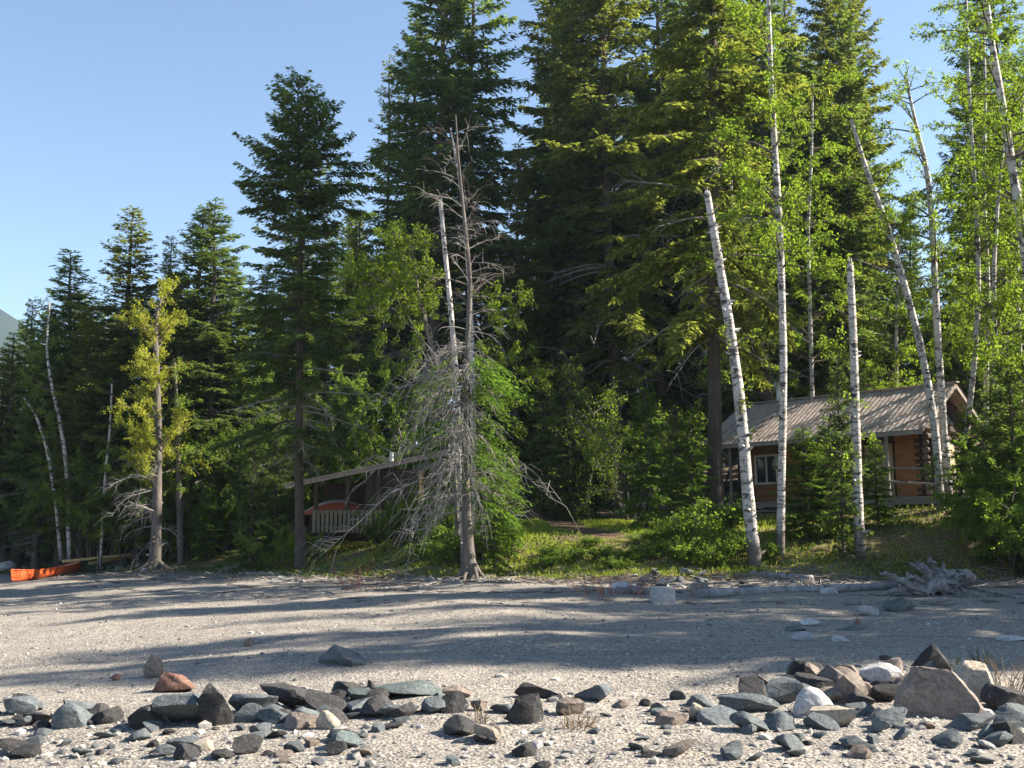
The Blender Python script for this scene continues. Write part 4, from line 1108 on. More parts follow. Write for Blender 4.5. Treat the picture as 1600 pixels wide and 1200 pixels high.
def gnarl(g, r, pts, rad, k=12, n=22, j=.02):
    """twisted, grooved root or stem"""
    path, rr = smooth_path(np.array(pts), np.array(rad), n)
    wv = np.cumsum(r.normal(0, j, path.shape), 0) * .6; wv -= wv[0]
    path = path + wv
    t0 = g.n; g.tubes(path, rr, k)
    v = g.v[-1].reshape(n, k, 3); th = np.arange(k) * 6.283 / k; s = np.linspace(0, 1, n)
    ph, tw = r.random() * 6.28, r.uniform(-7, 7)
    f = 1 + .22 * np.sin(3 * th[None] + tw * s[:, None] + ph) + .13 * np.sin(5 * th[None] - tw * .6 * s[:, None]) + r.normal(0, .07, (n, k))
    f[:, -1] = f[:, -1]
    v[:] = path[:, None] + (v - path[:, None]) * f[..., None]

def drift_log(a, b, wa, wb, label, seed, mat='drift', crook=.03, dz=0.0, n=14):
    r = np.random.default_rng(seed); pa, pb = GP(*a), GP(*b)
    ra, rb = wa / 2 * pa[1] / FPX, wb / 2 * pb[1] / FPX
    s = np.linspace(0, 1, n)[:, None]; pth = pa * (1 - s) + pb * s
    pth[:, 2] = np.linspace(pa[2], pb[2], n); rr = np.linspace(ra, rb, n)
    pth[:, 2] += rr * .75 + dz
    pth[1:-1] += r.normal(0, crook, (n - 2, 3)) * np.array([.5, 1, .5])
    c = (pa + pb) / 2
    g = Geo(); pth = pth - c
    e0 = pth[0] + (pth[0] - pth[1]) * .02; e1 = pth[-1] + (pth[-1] - pth[-2]) * .02
    g.tubes(np.vstack([e0, pth, e1]), np.r_[.004, rr * (1 + r.normal(0, .05, n)), .004], 10)
    for _ in range(3):
        q = r.integers(2, n - 2); o = unit(np.array([r.normal(), r.normal(), abs(r.normal()) + .3]))
        g.tubes(np.stack([pth[q], pth[q] + o * rr[q] * 1.7]), np.array([rr[q] * .35, rr[q] * .15]), 5)
    return tag(build(g, 'driftwood_log', M[mat], loc=c, smooth=True), label, 'driftwood', 'driftwood along the bank')

drift_log((1092, 934), (1400, 920), 15, 12, 'long straight gray driftwood log pointing at the upturned root', 71, crook=.012)
drift_log((1172, 899), (1268, 911), 9, 14, 'short gray driftwood log lying above the long one', 72)
drift_log((962, 926), (1018, 929), 12, 12, 'stubby pale log by the concrete block', 73)
drift_log((640, 922), (700, 908), 5, 4, 'thin pale driftwood pole near the dead gray tree', 74)
drift_log((1505, 918), (1600, 936), 3, 5, 'thin driftwood branch past the upturned root', 75)
drift_log((372, 900), (440, 897), 6, 4, 'gray driftwood stick on the gravel under the huge conifer', 76)
drift_log((655, 905), (720, 912), 6, 5, 'gray stick at the foot of the dead tree', 77)

def root_wad():
    r = np.random.default_rng(81); b = GP(1452, 932); d = b[1] + .35
    root = empty('driftwood_root', b, 'upturned gray driftwood stump with twisted roots', 'driftwood')
    Q = lambda x, y, dd=0: P(x, y, d + dd) - b
    g = Geo()
    gnarl(g, r, [Q(1462, 922, .1), Q(1458, 908, .2), Q(1475, 902, .8), Q(1515, 902, 2.2)], [.20, .22, .17, .12], 16, 26, .02)
    g.tubes(np.stack([Q(1448, 930, -.1), Q(1455, 915, -.05), Q(1470, 912, 0), Q(1484, 925, 0)]), np.array([.05, .18, .19, .06]), 10)
    build(g, 'stump', M['drift'], root, True)
    arms = [([(1455, 922), (1430, 912), (1410, 900), (1394, 888), (1380, 880)], [.15, .11, .09, .08, .035]),
            ([(1440, 928), (1415, 920), (1400, 922), (1376, 933)], [.12, .09, .08, .03]),
            ([(1402, 922), (1392, 930), (1388, 940)], [.06, .05, .03]),
            ([(1458, 910), (1444, 897), (1432, 886), (1424, 882)], [.15, .12, .11, .06]),
            ([(1462, 905), (1468, 893), (1474, 880)], [.13, .08, .02]),
            ([(1475, 912), (1488, 902), (1496, 893), (1502, 893)], [.13, .10, .07, .04]),
            ([(1480, 912), (1488, 925), (1492, 937)], [.12, .09, .05]),
            ([(1470, 912), (1474, 928), (1480, 940)], [.11, .08, .03]),
            ([(1462, 908), (1464, 920), (1468, 935)], [.09, .07, .03]),
            ([(1452, 918), (1440, 928), (1430, 938)], [.12, .09, .05]),
            ([(1466, 906), (1456, 894), (1452, 880), (1446, 874)], [.12, .08, .06, .02]), ([(1478, 908), (1484, 894), (1480, 884)], [.10, .07, .02]), ([(1460, 918), (1452, 930), (1454, 940)], [.11, .08, .03]), ([(1484, 914), (1498, 918), (1506, 932)], [.10, .07, .02]), ([(1448, 908), (1430, 898), (1418, 902), (1406, 912)], [.10, .07, .06, .02])]
    for pts, rad in arms:
        g = Geo(); dd = r.uniform(-.35, 0)
        gnarl(g, r, [Q(x, y, dd * (i / len(pts))) for i, (x, y) in enumerate(pts)], [q_ * .72 for q_ in rad], 12, 24, .03)
        if len(pts) > 3:
            for _ in range(2):
                i = r.integers(1, len(pts) - 1); q0 = Q(*pts[i], dd * .5); o_ = unit(r.normal(0, 1, 3)) * r.uniform(.12, .3)
                gnarl(g, r, [q0, q0 + o_ * .6, q0 + o_], [.05, .03, .008], 6, 8, .02)
        build(g, 'root', M['drift'], root, True)
root_wad()

def rotten_stump():
    r = np.random.default_rng(83); b = G(104, 48.5); g = Geo(); h = P(104, 828, 48.5)[2] - b[2]
    gnarl(g, r, [(0, 0, -.2), (.02, 0, h * .5), (-.06, 0, h * .85), (-.1, 0, h)], [.26, .2, .16, .03], 10, 10, .03)
    tag(build(g, 'rotten_stump', M['rust'], loc=b, smooth=True), 'rusty red rotten stump behind the orange canoe', 'stump')
rotten_stump()

# ------------------------------------------------------------------ rocks
def ico(sub):
    bm = bmesh.new(); bmesh.ops.create_icosphere(bm, subdivisions=sub, radius=1)
    v = np.array([q.co[:] for q in bm.verts]); f = np.array([[w.index for w in q.verts] for q in bm.faces]); bm.free(); return v, f
ICO = {2: ico(2), 3: ico(3), 4: ico(4)}

def rock_mesh(seed, size, mat, sub=3, cuts=11, depth=(.45, .85), rough=.012, point=0.0, planes=None, base=.4):
    """angular stone: a ball cut by random planes, then roughened"""
    r = np.random.default_rng(seed); v, f = ICO[sub]; v = v * 1.0
    for _ in range(cuts):
        n = unit(r.normal(0, 1, 3)); dd = r.uniform(*depth)
        h = v @ n - dd; v = v - np.where(h > 0, h, 0)[:, None] * n * .97
    if point: v[:, :2] *= (1 - point * np.clip(v[:, 2:3], 0, 1)); 
    if planes:
        for n, dd in planes:
            n = unit(np.array(n, float)); h = v @ n - dd; v = v - np.where(h > 0, h, 0)[:, None] * n * .98
    lo, hi = v.min(0), v.max(0); v = (v - (lo + hi) / 2) / (hi - lo)
    v[:, :2] *= 1 + base * np.clip(.1 - v[:, 2:3], 0, 1)
    v[:, :2] /= (v[:, :2].max(0) - v[:, :2].min(0))
    q = v * 9 + seed
    v0 = unit(v * 1.0) * .5; v = v * .90 + v0 * .10
    for fr, am in ((6.0, .020), (13.0, .012), (27.0, .007)):
        ph = r.random(6) * 6.28; w3 = unit(r.normal(0, 1, (3, 3))) * fr
        nz = np.sin(v @ w3[0] * 1.3 + ph[0] + 1.5 * np.sin(v @ w3[1] + ph[1])) * np.sin(v @ w3[2] + ph[2]); v = v * (1 + am * np.sign(nz) * np.abs(nz)[:, None].ravel() ** .7 if False else 1 + (am * nz)[:, None])
    v = v * (1 + rough * 2 * (np.sin(q[:, :1] * 1.7 + np.cos(q[:, 1:2] * 2.3)) * np.sin(q[:, 2:3] * 2.1 + 1)) + r.normal(0, rough * .5, (len(v), 1)))
    v = v * np.array(size)
    me = bpy.data.meshes.new('rock'); me.from_pydata(v.tolist(), [], f.tolist()); me.polygons.foreach_set('use_smooth', [True] * len(f)); me.update()
    me.set_sharp_from_angle(angle=R(24)); me.materials.append(M[mat]); return me

def rock(px, py, w, h, mat, label, seed, depth=.8, tilt=0.0, point=0.0, name='rock', group='rocks on the beach', sink=.18, cuts=11, sub=3, cutd=(.45, .85), yaw=None, planes=None):
    p = GP(px, py); k = p[1] / FPX; W, Hh = w * k, h * k; D = W * depth
    Hf = Hh / (1 - sink) * .95
    me = rock_mesh(seed, (W, D, Hf), mat, sub, cuts, cutd, .012, point, planes, .15 if planes else .4)
    y = p[1] + D * .42
    o = link(name, me, None, (p[0], y, float(hgt(p[0], y)) + Hf * (.5 - sink)))
    o.rotation_euler = (0, tilt, (seed * .37 % .6 - .3) if yaw is None else yaw)
    return tag(o, label, 'rock', group)

ROCKS = [
 (272, 1082, 74, 32, 'rust', 'rusty red flat topped rock on the sunny gravel', .7, 0, 0),
 (237, 1060, 30, 36, 'brown', 'upright pointed brown rock behind the rusty red one', .8, 0, .6),
 (530, 1042, 78, 30, 'slate', 'half buried slate dome on the shaded gravel', .8, 0, .3),
 (388, 1010, 20, 12, 'brown', 'small brown chunk alone on the striped gravel', .8, .3, .3),
 (178, 1064, 16, 10, 'rust', 'little pinkish stone left of the rusty red rock', .8, 0, 0),
 (275, 1137, 90, 44, 'slate', 'big smooth slate boulder with flat tilted top', .7, .12, 0),
 (332, 1135, 44, 60, 'dark', 'dark split rock beside the big slate boulder', .7, 0, .1),
 (390, 1122, 62, 34, 'slate', 'gray slate rock between the dark split rock and the long one', .8, -.1, 0),
 (452, 1112, 94, 34, 'dark', 'long dark slate rock with rounded back', .6, .12, 0),
 (505, 1118, 66, 30, 'dark', 'dark brown rock leaning on the long slate one', .7, .18, 0),
 (425, 1130, 50, 22, 'slate', 'low gray slab before the long dark rock', .8, 0, 0),
 (512, 1140, 40, 30, 'tanrock', 'upright tan rock before the long slate one', .7, 0, .2),
 (470, 1140, 60, 22, 'brown', 'low brown rock next to the upright tan one', .8, 0, 0),
 (542, 1090, 46, 22, 'dark', 'dark squat rock at the end of the long slate row', .7, 0, 0),
 (628, 1092, 96, 20, 'teal', 'flat blue green slab lying on the gravel', .8, .05, 0),
 (572, 1098, 54, 16, 'teal', 'thin dark green slab beside the flat blue green one', .8, 0, 0),
 (578, 1074, 16, 11, 'dark', 'small dark stone behind the blue green slab', .8, 0, 0),
 (560, 1118, 60, 22, 'slate', 'gray slab in front of the dark green one', .8, 0, 0),
 (620, 1122, 58, 18, 'slate', 'low slate stone in the gravel before the blue green slab', .8, 0, 0),
 (842, 1092, 58, 20, 'dark', 'long pointed black rock on shaded gravel', .5, .12, .2),
 (704, 1114, 46, 28, 'dark', 'black wedge shaped rock', .8, 0, .2),
 (712, 1090, 46, 17, 'brown', 'brown low rock behind the black wedge', .7, 0, 0),
 (750, 1112, 28, 17, 'brown', 'small brown rock next to the black wedge', .7, 0, 0),
 (818, 1132, 50, 46, 'dark', 'upright ridged black slab', .5, 0, .1),
 (786, 1116, 36, 14, 'slate', 'thin slab at the foot of the ridged black slab', .7, 0, 0),
 (892, 1118, 48, 24, 'brown', 'gray brown block next to the ridged black slab', .7, 0, 0),
 (928, 1098, 50, 25, 'slate', 'rounded gray rock alone behind the brown block', .8, 0, .1),
 (1010, 1104, 18, 10, 'dark', 'small dark stone between two gray rocks', .8, 0, 0),
 (1185, 1092, 52, 30, 'dark', 'domed black rock behind the slate block', .7, 0, .3),
 (1172, 1114, 76, 26, 'slate', 'rectangular slate block lying on the shaded gravel', .5, 0, 0),
 (1275, 1122, 62, 46, 'pale', 'cream rounded boulder catching the sun', .8, -.15, .2),
 (1302, 1138, 74, 34, 'tanrock', 'tan flat topped rock below the cream boulder', .8, .1, 0),
 (1265, 1066, 58, 32, 'dark', 'broad black rock at the back of the rock heap', .7, 0, .2),
 (1240, 1076, 36, 20, 'dark', 'black wedge beside the broad black rock', .7, .2, .2),
 (1246, 1070, 20, 14, 'pale', 'small white stone wedged between black rocks', .7, 0, 0),
 (1310, 1078, 54, 38, 'brown', 'brown pointed rock in the middle of the heap', .8, 0, .35),
 (1336, 1100, 64, 44, 'brown', 'knobbly gray brown boulder in the heap', .8, 0, .1),
 (1385, 1066, 72, 28, 'pale', 'smooth lilac gray boulder behind the heap', .7, .1, .1),
 (1390, 1090, 48, 22, 'dark', 'dark striped layered rock', .6, 0, 0),
 (1420, 1088, 30, 18, 'slate', 'gray stone beside the layered rock', .7, 0, 0),
 (1460, 1058, 66, 50, 'dark', 'tall black wedge pointing up behind the heap', .5, -.3, .35),
 (1466, 1080, 56, 46, 'slate', 'gray angular boulder leaning against the biggest one', .8, .2, .2),
 (1480, 1124, 134, 78, 'brown', 'biggest brown boulder, with sunlit top and dark face', .75, 0, .28),
 (1530, 1096, 80, 56, 'tanrock', 'tan angular boulder behind the biggest one', .8, .25, .15),
 (1592, 1112, 78, 34, 'dark', 'long black rock beyond the biggest boulder', .7, .1, 0),
 (1600, 1138, 70, 32, 'slate', 'round gray rock past the biggest boulder', .8, 0, .1),
 (1350, 1118, 48, 16, 'slate', 'flat gray stone before the knobbly boulder', .8, 0, 0),
 (1545, 1142, 70, 22, 'slate', 'low gray rock in front of the biggest boulder', .8, 0, 0),
 (1052, 1134, 50, 22, 'brown', 'brown flat rock on sunlit gravel', .8, 0, 0),
 (1092, 1128, 34, 26, 'tanrock', 'tan leaning wedge of stone', .7, .4, .3),
 (1130, 1132, 58, 24, 'slate', 'gray green flat stone before the slate block', .8, 0, 0),
 (1100, 1106, 42, 16, 'slate', 'blue gray stone left of the slate block', .8, 0, 0),
 (1030, 1114, 26, 16, 'slate', 'small blue gray stone by the brown flat rock', .8, 0, 0),
 (1258, 1002, 38, 15, 'pale', 'white rounded stone on the shaded gravel', .7, 0, 0),
 (1316, 1004, 28, 11, 'pale', 'small pale stone near the white rounded one', .7, 0, 0),
 (1360, 962, 34, 16, 'pale', 'long white stone near the green oval rock', .7, 0, 0),
 (1415, 956, 62, 22, 'teal', 'oval blue green rock below the upturned root', .7, 0, 0),
 (1341, 980, 9, 15, 'rust', 'little rust brown upright stone', .7, 0, 0),
 (1270, 978, 34, 10, 'pale', 'flat pale stone on the shaded gravel', .8, 0, 0),
 (1335, 985, 44, 8, 'teal', 'thin dark flat stone near the rust brown one', .8, 0, 0),
 (1246, 987, 34, 7, 'teal', 'dark thin slab behind the white rounded stone', .8, 0, 0),
 (1298, 930, 28, 13, 'pale', 'gray stone touching the long driftwood log', .7, 0, 0),
 (1588, 1002, 46, 9, 'pale', 'pale flat stone alone past the green oval rock', .7, 0, 0),
 (1385, 1032, 20, 8, 'dark', 'small black stone on the gravel behind the heap', .7, 0, 0),
 (515, 932, 18, 9, 'teal', 'small green stone near the red twigs', .7, 0, 0),
 (1098, 932, 40, 22, 'brown', 'brown boulder at the butt of the long driftwood log', .8, 0, 0),
 (6, 893, 30, 16, 'pale', 'flat pale gray slab at the lake end of the gravel', .8, 0, 0),
]
for i, (px, py, w, h, m, lab, dep, ti, po) in enumerate(ROCKS):
    big = w > 40
    pl = None
    if lab.startswith('biggest'): pl = [((-.38, -.88, .22), .16), ((.15, .1, 1), .40), ((.80, -.25, .55), .42), ((.95, .1, .35), .6), ((-.9, .1, .5), .5)]
    if lab.startswith('tan angular boulder'): pl = [((.05, -.2, 1), .38), ((-.35, -.95, .15), .35), ((.85, -.35, .3), .5), ((-.7, 0, .8), .45)]
    if m in ('dark', 'slate', 'teal') and py > 1080: w *= 1.22; h *= 1.08
    rock(px, py, w, h, m, lab, 300 + i * 7, dep, ti, po, sub=4 if big else 3, cuts=9 if m != 'pale' else 8, cutd=(.26, .62) if m != 'pale' else (.55, .9), planes=pl) if pl is None else rock(px, py, w, h, m, lab, 300 + i * 7, dep, 0, 0, sub=4, cuts=3, cutd=(.7, .85), planes=pl, yaw=0)
r = np.random.default_rng(131)
for (x0, x1, y0, y1, n, mats, place, grp) in [(1190, 1440, 1056, 1108, 16, ('dark', 'brown', 'slate'), 'wedged into the boulder heap', 'in the boulder heap'), (330, 690, 1098, 1136, 12, ('slate', 'dark'), 'slab in the row before the flat blue green one', 'in the slab row'),
        (20, 240, 1110, 1150, 7, ('slate', 'dark', 'slate'), 'slab on the sunny gravel by the water', 'on the sunny gravel'), (1100, 1600, 1128, 1175, 9, ('slate', 'brown', 'dark', 'slate'), 'lying before the boulder heap', 'before the boulder heap'), (240, 1000, 1140, 1185, 6, ('slate', 'dark', 'slate', 'brown'), 'lying at the very edge of the water', 'at the water edge')]:
    for k in range(n):
        m = mats[r.integers(0, len(mats))]; w = r.uniform(30, 66)
        nm = {'slate': 'slate gray', 'dark': 'black', 'brown': 'brown', 'tanrock': 'tan', 'teal': 'blue green'}[m]
        rock(r.uniform(x0, x1), r.uniform(y0, y1), w, w * r.uniform(.35, .62), m, f'middling {nm} rock {place}', 2000 + int(r.integers(0, 9000)), r.uniform(.6, .9), r.normal(0, .1), r.uniform(0, .2), sub=3, cuts=9, cutd=(.3, .65), group=f'{nm} rocks {grp}', yaw=r.normal(0, .5))
# concrete block
o = rock(1037, 943, 37, 25, 'concrete', 'pale square concrete block by the stubby log', 555, .8, .04, 0, 'concrete_block', None, .12, 2, 4, (.8, .9), .12, [((1, 0, 0), .5), ((-1, 0, 0), .5), ((0, 1, 0), .5), ((0, -1, 0), .5), ((0, 0, 1), .5), ((0, 0, -1), .5), ((1, -.6, .8), .85), ((-1, -.3, .5), .8)]); o['category'] = 'block'

# loose stones: single objects sharing a few shapes
STONES = {}
words = {'slate': 'slate gray', 'dark': 'black', 'brown': 'brown', 'tanrock': 'tan', 'pale': 'pale gray', 'teal': 'blue green', 'rust': 'rusty'}
for m in words:
    STONES[m] = [rock_mesh(900 + len(m) * 13 + q * 5, (1, r_, z_), m, 2, 7, (.32, .75), .01) for q, (r_, z_) in enumerate([(.8, .42), (.65, .30), (.9, .6)])]
def stone(p, size, m, place, grp, r):
    o = link('stone', STONES[m][r.integers(0, 3)], None, (p[0], p[1], float(hgt(p[0], p[1])) + size * .12))
    o.scale = (size, size, size * r.uniform(.7, 1.1)); o.rotation_euler = (r.normal(0, .25), r.normal(0, .25), r.random() * 6.28)
    return tag(o, f'small {words[m]} stone {place}', 'stone', f'{words[m]} stones {grp}')
r = np.random.default_rng(91)
mk = list(words)
n = 0
while n < 130:
    px = r.uniform(-20, 1620); py = 1076 + 124 * r.random() ** .8
    dens = np.interp(px, [0, 100, 550, 640, 1000, 1150, 1600], [.9, 1, 1, .55, .6, .8, .9]) * np.interp(py, [1070, 1095, 1125], [.18, .6, 1])
    if r.random() > dens: continue
    p = GP(px, py); sz = np.exp(r.normal(3.0, .40)) * p[1] / FPX * 1.3
    pr = [.46, .26, .12, .05, .06, .05, .0]
    stone(p, sz, mk[r.choice(7, p=pr)], 'in the loose rocks along the water side', 'along the water side', r); n += 1
def rubble(cx, cy, sx, sy, n, size, place, grp, pr, seed):
    r = np.random.default_rng(seed)
    for _ in range(n):
        p = GP(cx + r.uniform(-sx, sx), cy + r.uniform(-sy, sy)); stone(p, r.uniform(*size), mk[r.choice(7, p=pr)], place, grp, r)
rubble(190, 890, 45, 7, 20, (.15, .5), 'in the rubble between canoe and rooted trunk', 'by the canoe', [.4, 0, .05, .1, .4, .05, 0], 1)
rubble(40, 888, 40, 5, 9, (.12, .4), 'at the lake end of the treeline', 'at the lake end', [.5, .2, .1, 0, .2, 0, 0], 2)
rubble(775, 907, 28, 4, 14, (.07, .16), 'at the foot of the dead gray tree', 'at the dead tree', [.1, 0, .1, .2, .6, 0, 0], 3)
rubble(1030, 908, 75, 14, 34, (.12, .42), 'in the rubble strip above the concrete block', 'in the rubble strip', [.38, .08, .1, .06, .28, .1, 0], 4)
rubble(1210, 915, 80, 8, 18, (.12, .36), 'between the two driftwood logs', 'between the driftwood logs', [.3, .05, .1, .1, .4, .05, 0], 5)
rubble(445, 905, 28, 6, 9, (.1, .3), 'on the gravel under the huge conifer', 'under the huge conifer', [.4, 0, 0, 0, .6, 0, 0], 6)

# ------------------------------------------------------------------ pebbles, grass, litter (nobody could count them)
def pebbles():
    r = np.random.default_rng(95); n = 42000
    y = 7.8 + 14 * r.random(n) ** 1.7; x = (r.random(n) - .5) * 1.06 * y
    near = r.random(n) < .5
    sz = np.exp(r.normal(-4.05, .42, n)) * (1 + .15 * (y < 12))
    z = hgt(x, y)
    o8 = np.array([[1, 0, 0], [.1, 1, 0], [-1, .1, 0], [0, -1, 0], [0.1, 0, 1.], [0, 0, -1]])
    q = np.array([[4, 0, 1, 1], [4, 1, 2, 2]])
    f = np.array([[0, 1, 4], [1, 2, 4], [2, 3, 4], [3, 0, 4]])
    v = o8[None, :5] * (r.uniform(.6, 1.0, (n, 1, 3)) * np.array([1, 1, .55])) * sz[:, None, None] * .6
    v += r.normal(0, .08, v.shape) * sz[:, None, None]
    a = r.random(n) * 6.283; c, s = np.cos(a)[:, None], np.sin(a)[:, None]
    w = v.copy(); w[..., 0] = v[..., 0] * c - v[..., 1] * s; w[..., 1] = v[..., 0] * s + v[..., 1] * c
    w += np.stack([x, y, z + sz * .06], 1)[:, None]
    me = bpy.data.meshes.new('pebbles'); fv = (f[None] + (np.arange(n) * 5)[:, None, None]).reshape(-1)
    me.vertices.add(n * 5); me.vertices.foreach_set('co', w.astype(np.float32).ravel())
    me.loops.add(len(fv)); me.loops.foreach_set('vertex_index', fv.astype(np.int32))
    me.polygons.add(len(fv) // 3); me.polygons.foreach_set('loop_start', np.arange(0, len(fv), 3, dtype=np.int32))
    at = me.attributes.new('rnd', 'FLOAT', 'POINT'); at.data.foreach_set('value', np.repeat(r.random(n), 5).astype(np.float32))
    me.update(calc_edges=True); me.materials.append(M['pebble'])
    o = link('pebbles', me); kind(o, 'stuff'); tag(o, 'mixed gray and tan pebbles scattered over the beach', 'pebbles')
pebbles()

def loose_stones():
    r = np.random.default_rng(97); v0, f0 = ico(1); n = 400; V, A = [], []
    pp = []
    while len(pp) < n:
        px = r.uniform(-40, 1640); py = 1062 + 140 * r.random() ** .8
        if r.random() < np.interp(px, [0, 100, 550, 640, 1000, 1150, 1600], [1, 1, 1, .5, .5, .7, .8]) * np.interp(py, [1060, 1095, 1130], [.12, .6, 1]): pp.append(GP(px, py))
    for p in pp:
        q = v0 * 1.0
        for _ in range(5):
            m = unit(r.normal(0, 1, 3)); h = q @ m - r.uniform(.3, .75); q = q - np.where(h > 0, h, 0)[:, None] * m
        sz = np.exp(r.normal(-3.2, .35)); q = q * np.array([1, r.uniform(.6, 1), r.uniform(.4, .7)]) * sz
        a = r.random() * 6.283; c, s_ = math.cos(a), math.sin(a)
        V.append(q @ np.array([[c, s_, 0], [-s_, c, 0], [0, 0, 1]]) + p + np.array([0, 0, sz * .15])); A += [r.random()] * len(q)
    me = bpy.data.meshes.new('loose_stones')
    V = np.concatenate(V); F = np.concatenate([f0 + i * len(v0) for i in range(n)])
    me.from_pydata(V.tolist(), [], F.tolist()); at = me.attributes.new('rnd', 'FLOAT', 'POINT'); at.data.foreach_set('value', np.array(A, dtype=np.float32))
    me.update(); me.materials.append(M['pebble'])
    o = link('loose_stones', me); kind(o, 'stuff'); tag(o, 'fist sized loose stones strewn between the rocks by the water', 'stones')
loose_stones()

def beach_gravel():
    r = np.random.default_rng(99); v0, f0 = ico(1); n = 2600
    y = r.uniform(12, 29, n); x = (r.random(n) - .5) * 1.0 * y; k = (y < shore(x) - .2) & (wob(x, y, 1.1, .7) + r.normal(0, .5, n) > 0); x, y = x[k], y[k]; n = len(x)
    sz = np.exp(r.normal(-3.55, .38, n)); q = v0[None] * (r.uniform(.55, 1, (n, 1, 3)) * np.array([1, 1, .6])) * sz[:, None, None] * (1 + r.normal(0, .12, (n, len(v0), 1)))
    q = q + np.stack([x, y, hgt(x, y) + sz * .1], 1)[:, None]
    me = bpy.data.meshes.new('beach_gravel'); me.from_pydata(q.reshape(-1, 3).tolist(), [], (f0[None] + (np.arange(n) * len(v0))[:, None, None]).reshape(-1, 3).tolist())
    at = me.attributes.new('rnd', 'FLOAT', 'POINT'); at.data.foreach_set('value', np.repeat(r.random(n), len(v0)).astype(np.float32)); me.update(); me.materials.append(M['pebble'])
    o = link('beach_gravel', me); kind(o, 'stuff'); tag(o, 'coarse gravel stones dotting the open beach', 'gravel')
    n = 900; x = r.uniform(-16, 13, n); off = r.choice([1.6, 3.6, 6.2], n, p=[.5, .3, .2]); y = shore(x) - off + r.normal(0, .18, n) + .3 * np.sin(x * .8 + off)
    a = r.normal(0, .6, n); L = np.exp(r.normal(-1.6, .5, n)); p0 = np.stack([x, y, hgt(x, y) + .012], 1); dd = np.stack([np.cos(a), np.sin(a), r.uniform(0, .08, n)], 1) * L[:, None]
    g = Geo(); g.tubes(np.stack([p0, p0 + dd * .5 + r.normal(0, .04, (n, 3)) * L[:, None] * np.array([1, 1, .1]), p0 + dd], 1), np.tile([.009, .008, .004], (n, 1)), 4)
    o = build(g, 'drift_twigs', M['twig']); kind(o, 'stuff'); tag(o, 'brown twigs left in lines along the gravel by the lake', 'twigs')
beach_gravel()

def grass():
    r = np.random.default_rng(96); n = 90000
    x = r.uniform(-9, 19, n); s = r.uniform(.3, 11.5, n); y = shore(x) + s
    cl = .5 + .5 * wob(x, y, 1.7, .9) + r.normal(0, .2, n)
    keep = (cl > .35) & (path_mask(x, y) < .3) & (r.random(n) < np.interp(x, [-9, -4, 0, 6, 9, 19], [.25, .5, 1, 1, .28, .14]))
    x, y = x[keep], y[keep]; m = len(x); z = hgt(x, y)
    d = r.normal(0, .45, (m, 3)); d[:, 2] = 1
    g = Geo(); g.kites(np.stack([x, y, z - .01], 1), d, r.normal(0, 1, (m, 3)) * np.array([1, 1, .2]), r.uniform(.06, .2, m), r.uniform(.02, .04, m), np.clip(r.normal(.55, .22, m), 0, 1), .3)
    o = build(g, 'grass', M['grass']); kind(o, 'stuff'); tag(o, 'short yellow green grass on the sunny bank', 'grass')
    n = 60000
    x = r.uniform(-24, 20, n); s = r.uniform(-.2, 9, n); y = shore(x) + s
    cl = wob(x + 3, y, .9, .6) + .5 * wob(x, y, 2.3, 1.1) + r.normal(0, .25, n)
    k = (cl > np.interp(x, [-24, -6, 0, 8, 20], [.0, .15, .2, .35, .3])) & (path_mask(x, y) < .2); x, y = x[k], y[k]; m = len(x)
    b = np.stack([x, y, hgt(x, y) + r.uniform(0, .16, m)], 1); d = r.normal(0, 1, (m, 3)); d[:, 2] = np.abs(d[:, 2]) * .6
    g = Geo(); g.kites(b, d, r.normal(0, .6, (m, 3)) + np.array([0, 0, 1]), r.uniform(.05, .11, m), r.uniform(.03, .07, m))
    o = build(g, 'ground_cover', M['herb']); kind(o, 'stuff'); tag(o, 'low leafy ground cover on the bank under the trees', 'ground cover')
    # fallen twigs along the top of the gravel and on the bank
    n = 2600; x = r.uniform(-18, 18, n); y = shore(x) + r.normal(.2, 1.1, n); a = r.random(n) * 6.283; L = r.uniform(.15, .7, n)
    p0 = np.stack([x, y, hgt(x, y) + .015], 1); dd = np.stack([np.cos(a), np.sin(a), r.uniform(-.02, .25, n)], 1) * L[:, None]
    g = Geo(); g.tubes(np.stack([p0, p0 + dd * .5 + r.normal(0, .03, (n, 3)) * L[:, None], p0 + dd], 1), np.tile([.010, .008, .004], (n, 1)), 3)
    o = build(g, 'fallen_twigs', M['dead']); kind(o, 'stuff'); tag(o, 'fallen gray twigs strewn along the foot of the bank', 'twigs')
grass()

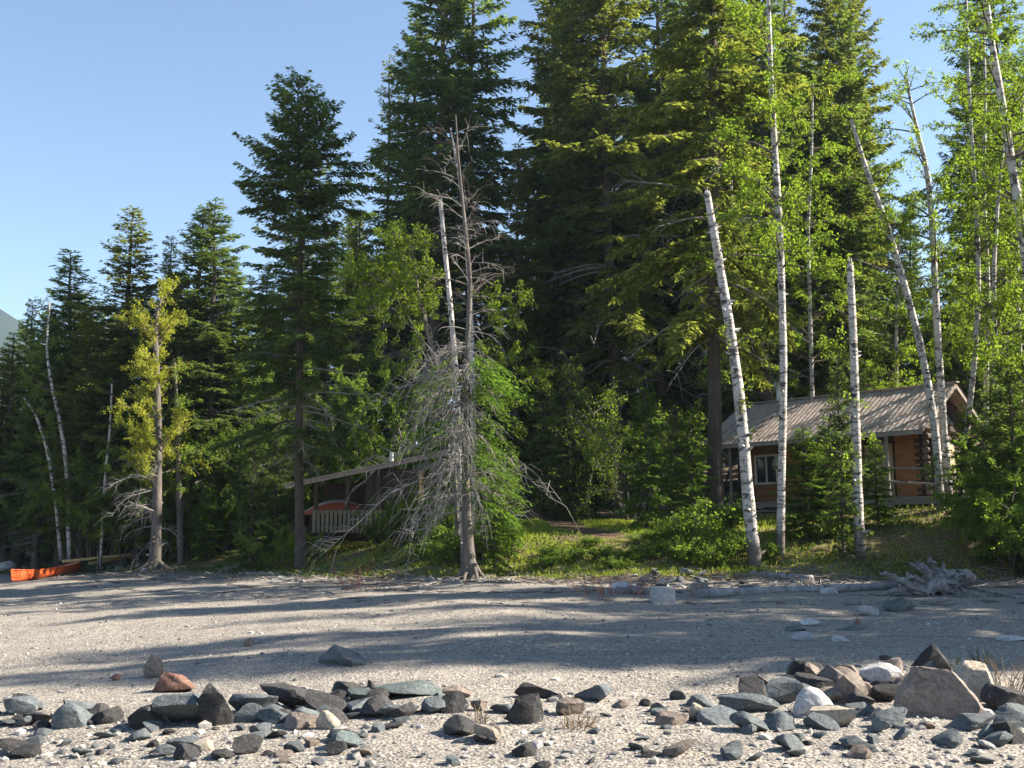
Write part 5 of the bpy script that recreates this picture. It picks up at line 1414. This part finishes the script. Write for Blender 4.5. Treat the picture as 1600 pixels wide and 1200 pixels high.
def weeds(px, py, n, h, mat, label, seed, spread=.3, cat='weed', name='dry_weed', group='dry stalks on the gravel'):
    r = np.random.default_rng(seed); b = GP(px, py); g = Geo()
    a = r.random(n) * 6.283; q = spread * r.random(n) ** .7
    p0 = np.stack([np.cos(a) * q, np.sin(a) * q, np.full(n, -.03)], 1); L = h * r.uniform(.5, 1, n)[:, None]
    d = np.stack([np.cos(a) * .45, np.sin(a) * .45, np.ones(n)], 1) + r.normal(0, .25, (n, 3))
    g.tubes(np.stack([p0, p0 + d * L * .5, p0 + d * L + r.normal(0, .05, (n, 3))], 1), np.tile([.006, .005, .002], (n, 1)), 3)
    k = n * 3; i = r.integers(0, n, k); f = r.uniform(.3, 1, (k, 1))
    st = p0[i] + d[i] * L[i] * f; dd = d[i] + r.normal(0, .7, (k, 3)); l2 = L[i] * r.uniform(.15, .4, (k, 1))
    g.tubes(np.stack([st, st + dd * l2], 1), np.tile([.004, .002], (k, 1)), 3)
    tag(build(g, name, M[mat], loc=b), label, cat, group)
weeds(565, 922, 26, .75, 'redtwig', 'clump of reddish bare twigs at the top of the gravel', 1, .5, 'twigs', 'red_twig_clump')
weeds(960, 932, 40, .55, 'redtwig', 'sparse reddish brush beside the stubby log', 2, .9, 'twigs', 'red_twig_clump')
weeds(1572, 1092, 30, .42, 'drygrass', 'clump of dry brown stalks behind the tan boulder', 3, .14)
weeds(1492, 1052, 14, .2, 'herb', 'small green weed beside the tall black wedge', 4, .08)
weeds(905, 1138, 22, .16, 'drygrass', 'dry straw tuft in front of the brown block', 5, .12)
weeds(758, 1138, 9, .22, 'drygrass', 'thin dry straw stalks near the black wedge rock', 6, .06)
weeds(1423, 1072, 16, .16, 'herb', 'green weed in the shade of the gray angular boulder', 7, .1)
weeds(1535, 1040, 12, .25, 'herb', 'sparse green weed on open gravel behind the tan boulder', 8, .08)

# ------------------------------------------------------------------ the air
def haze():
    g = Geo(); g.box((-1100, -60, -8), (700, 1180, 262))
    t = NT('haze_air'); v = t.n('ShaderNodeVolumePrincipled')
    v.inputs['Color'].default_value = (.60, .80, 1.0, 1); v.inputs['Density'].default_value = .00018; v.inputs['Anisotropy'].default_value = .2
    t.l(v.outputs[0], t.out.inputs['Volume'])
    o = build(g, 'haze', t.m); kind(o, 'stuff'); tag(o, 'thin blue summer haze over the lake valley', 'haze')
haze()
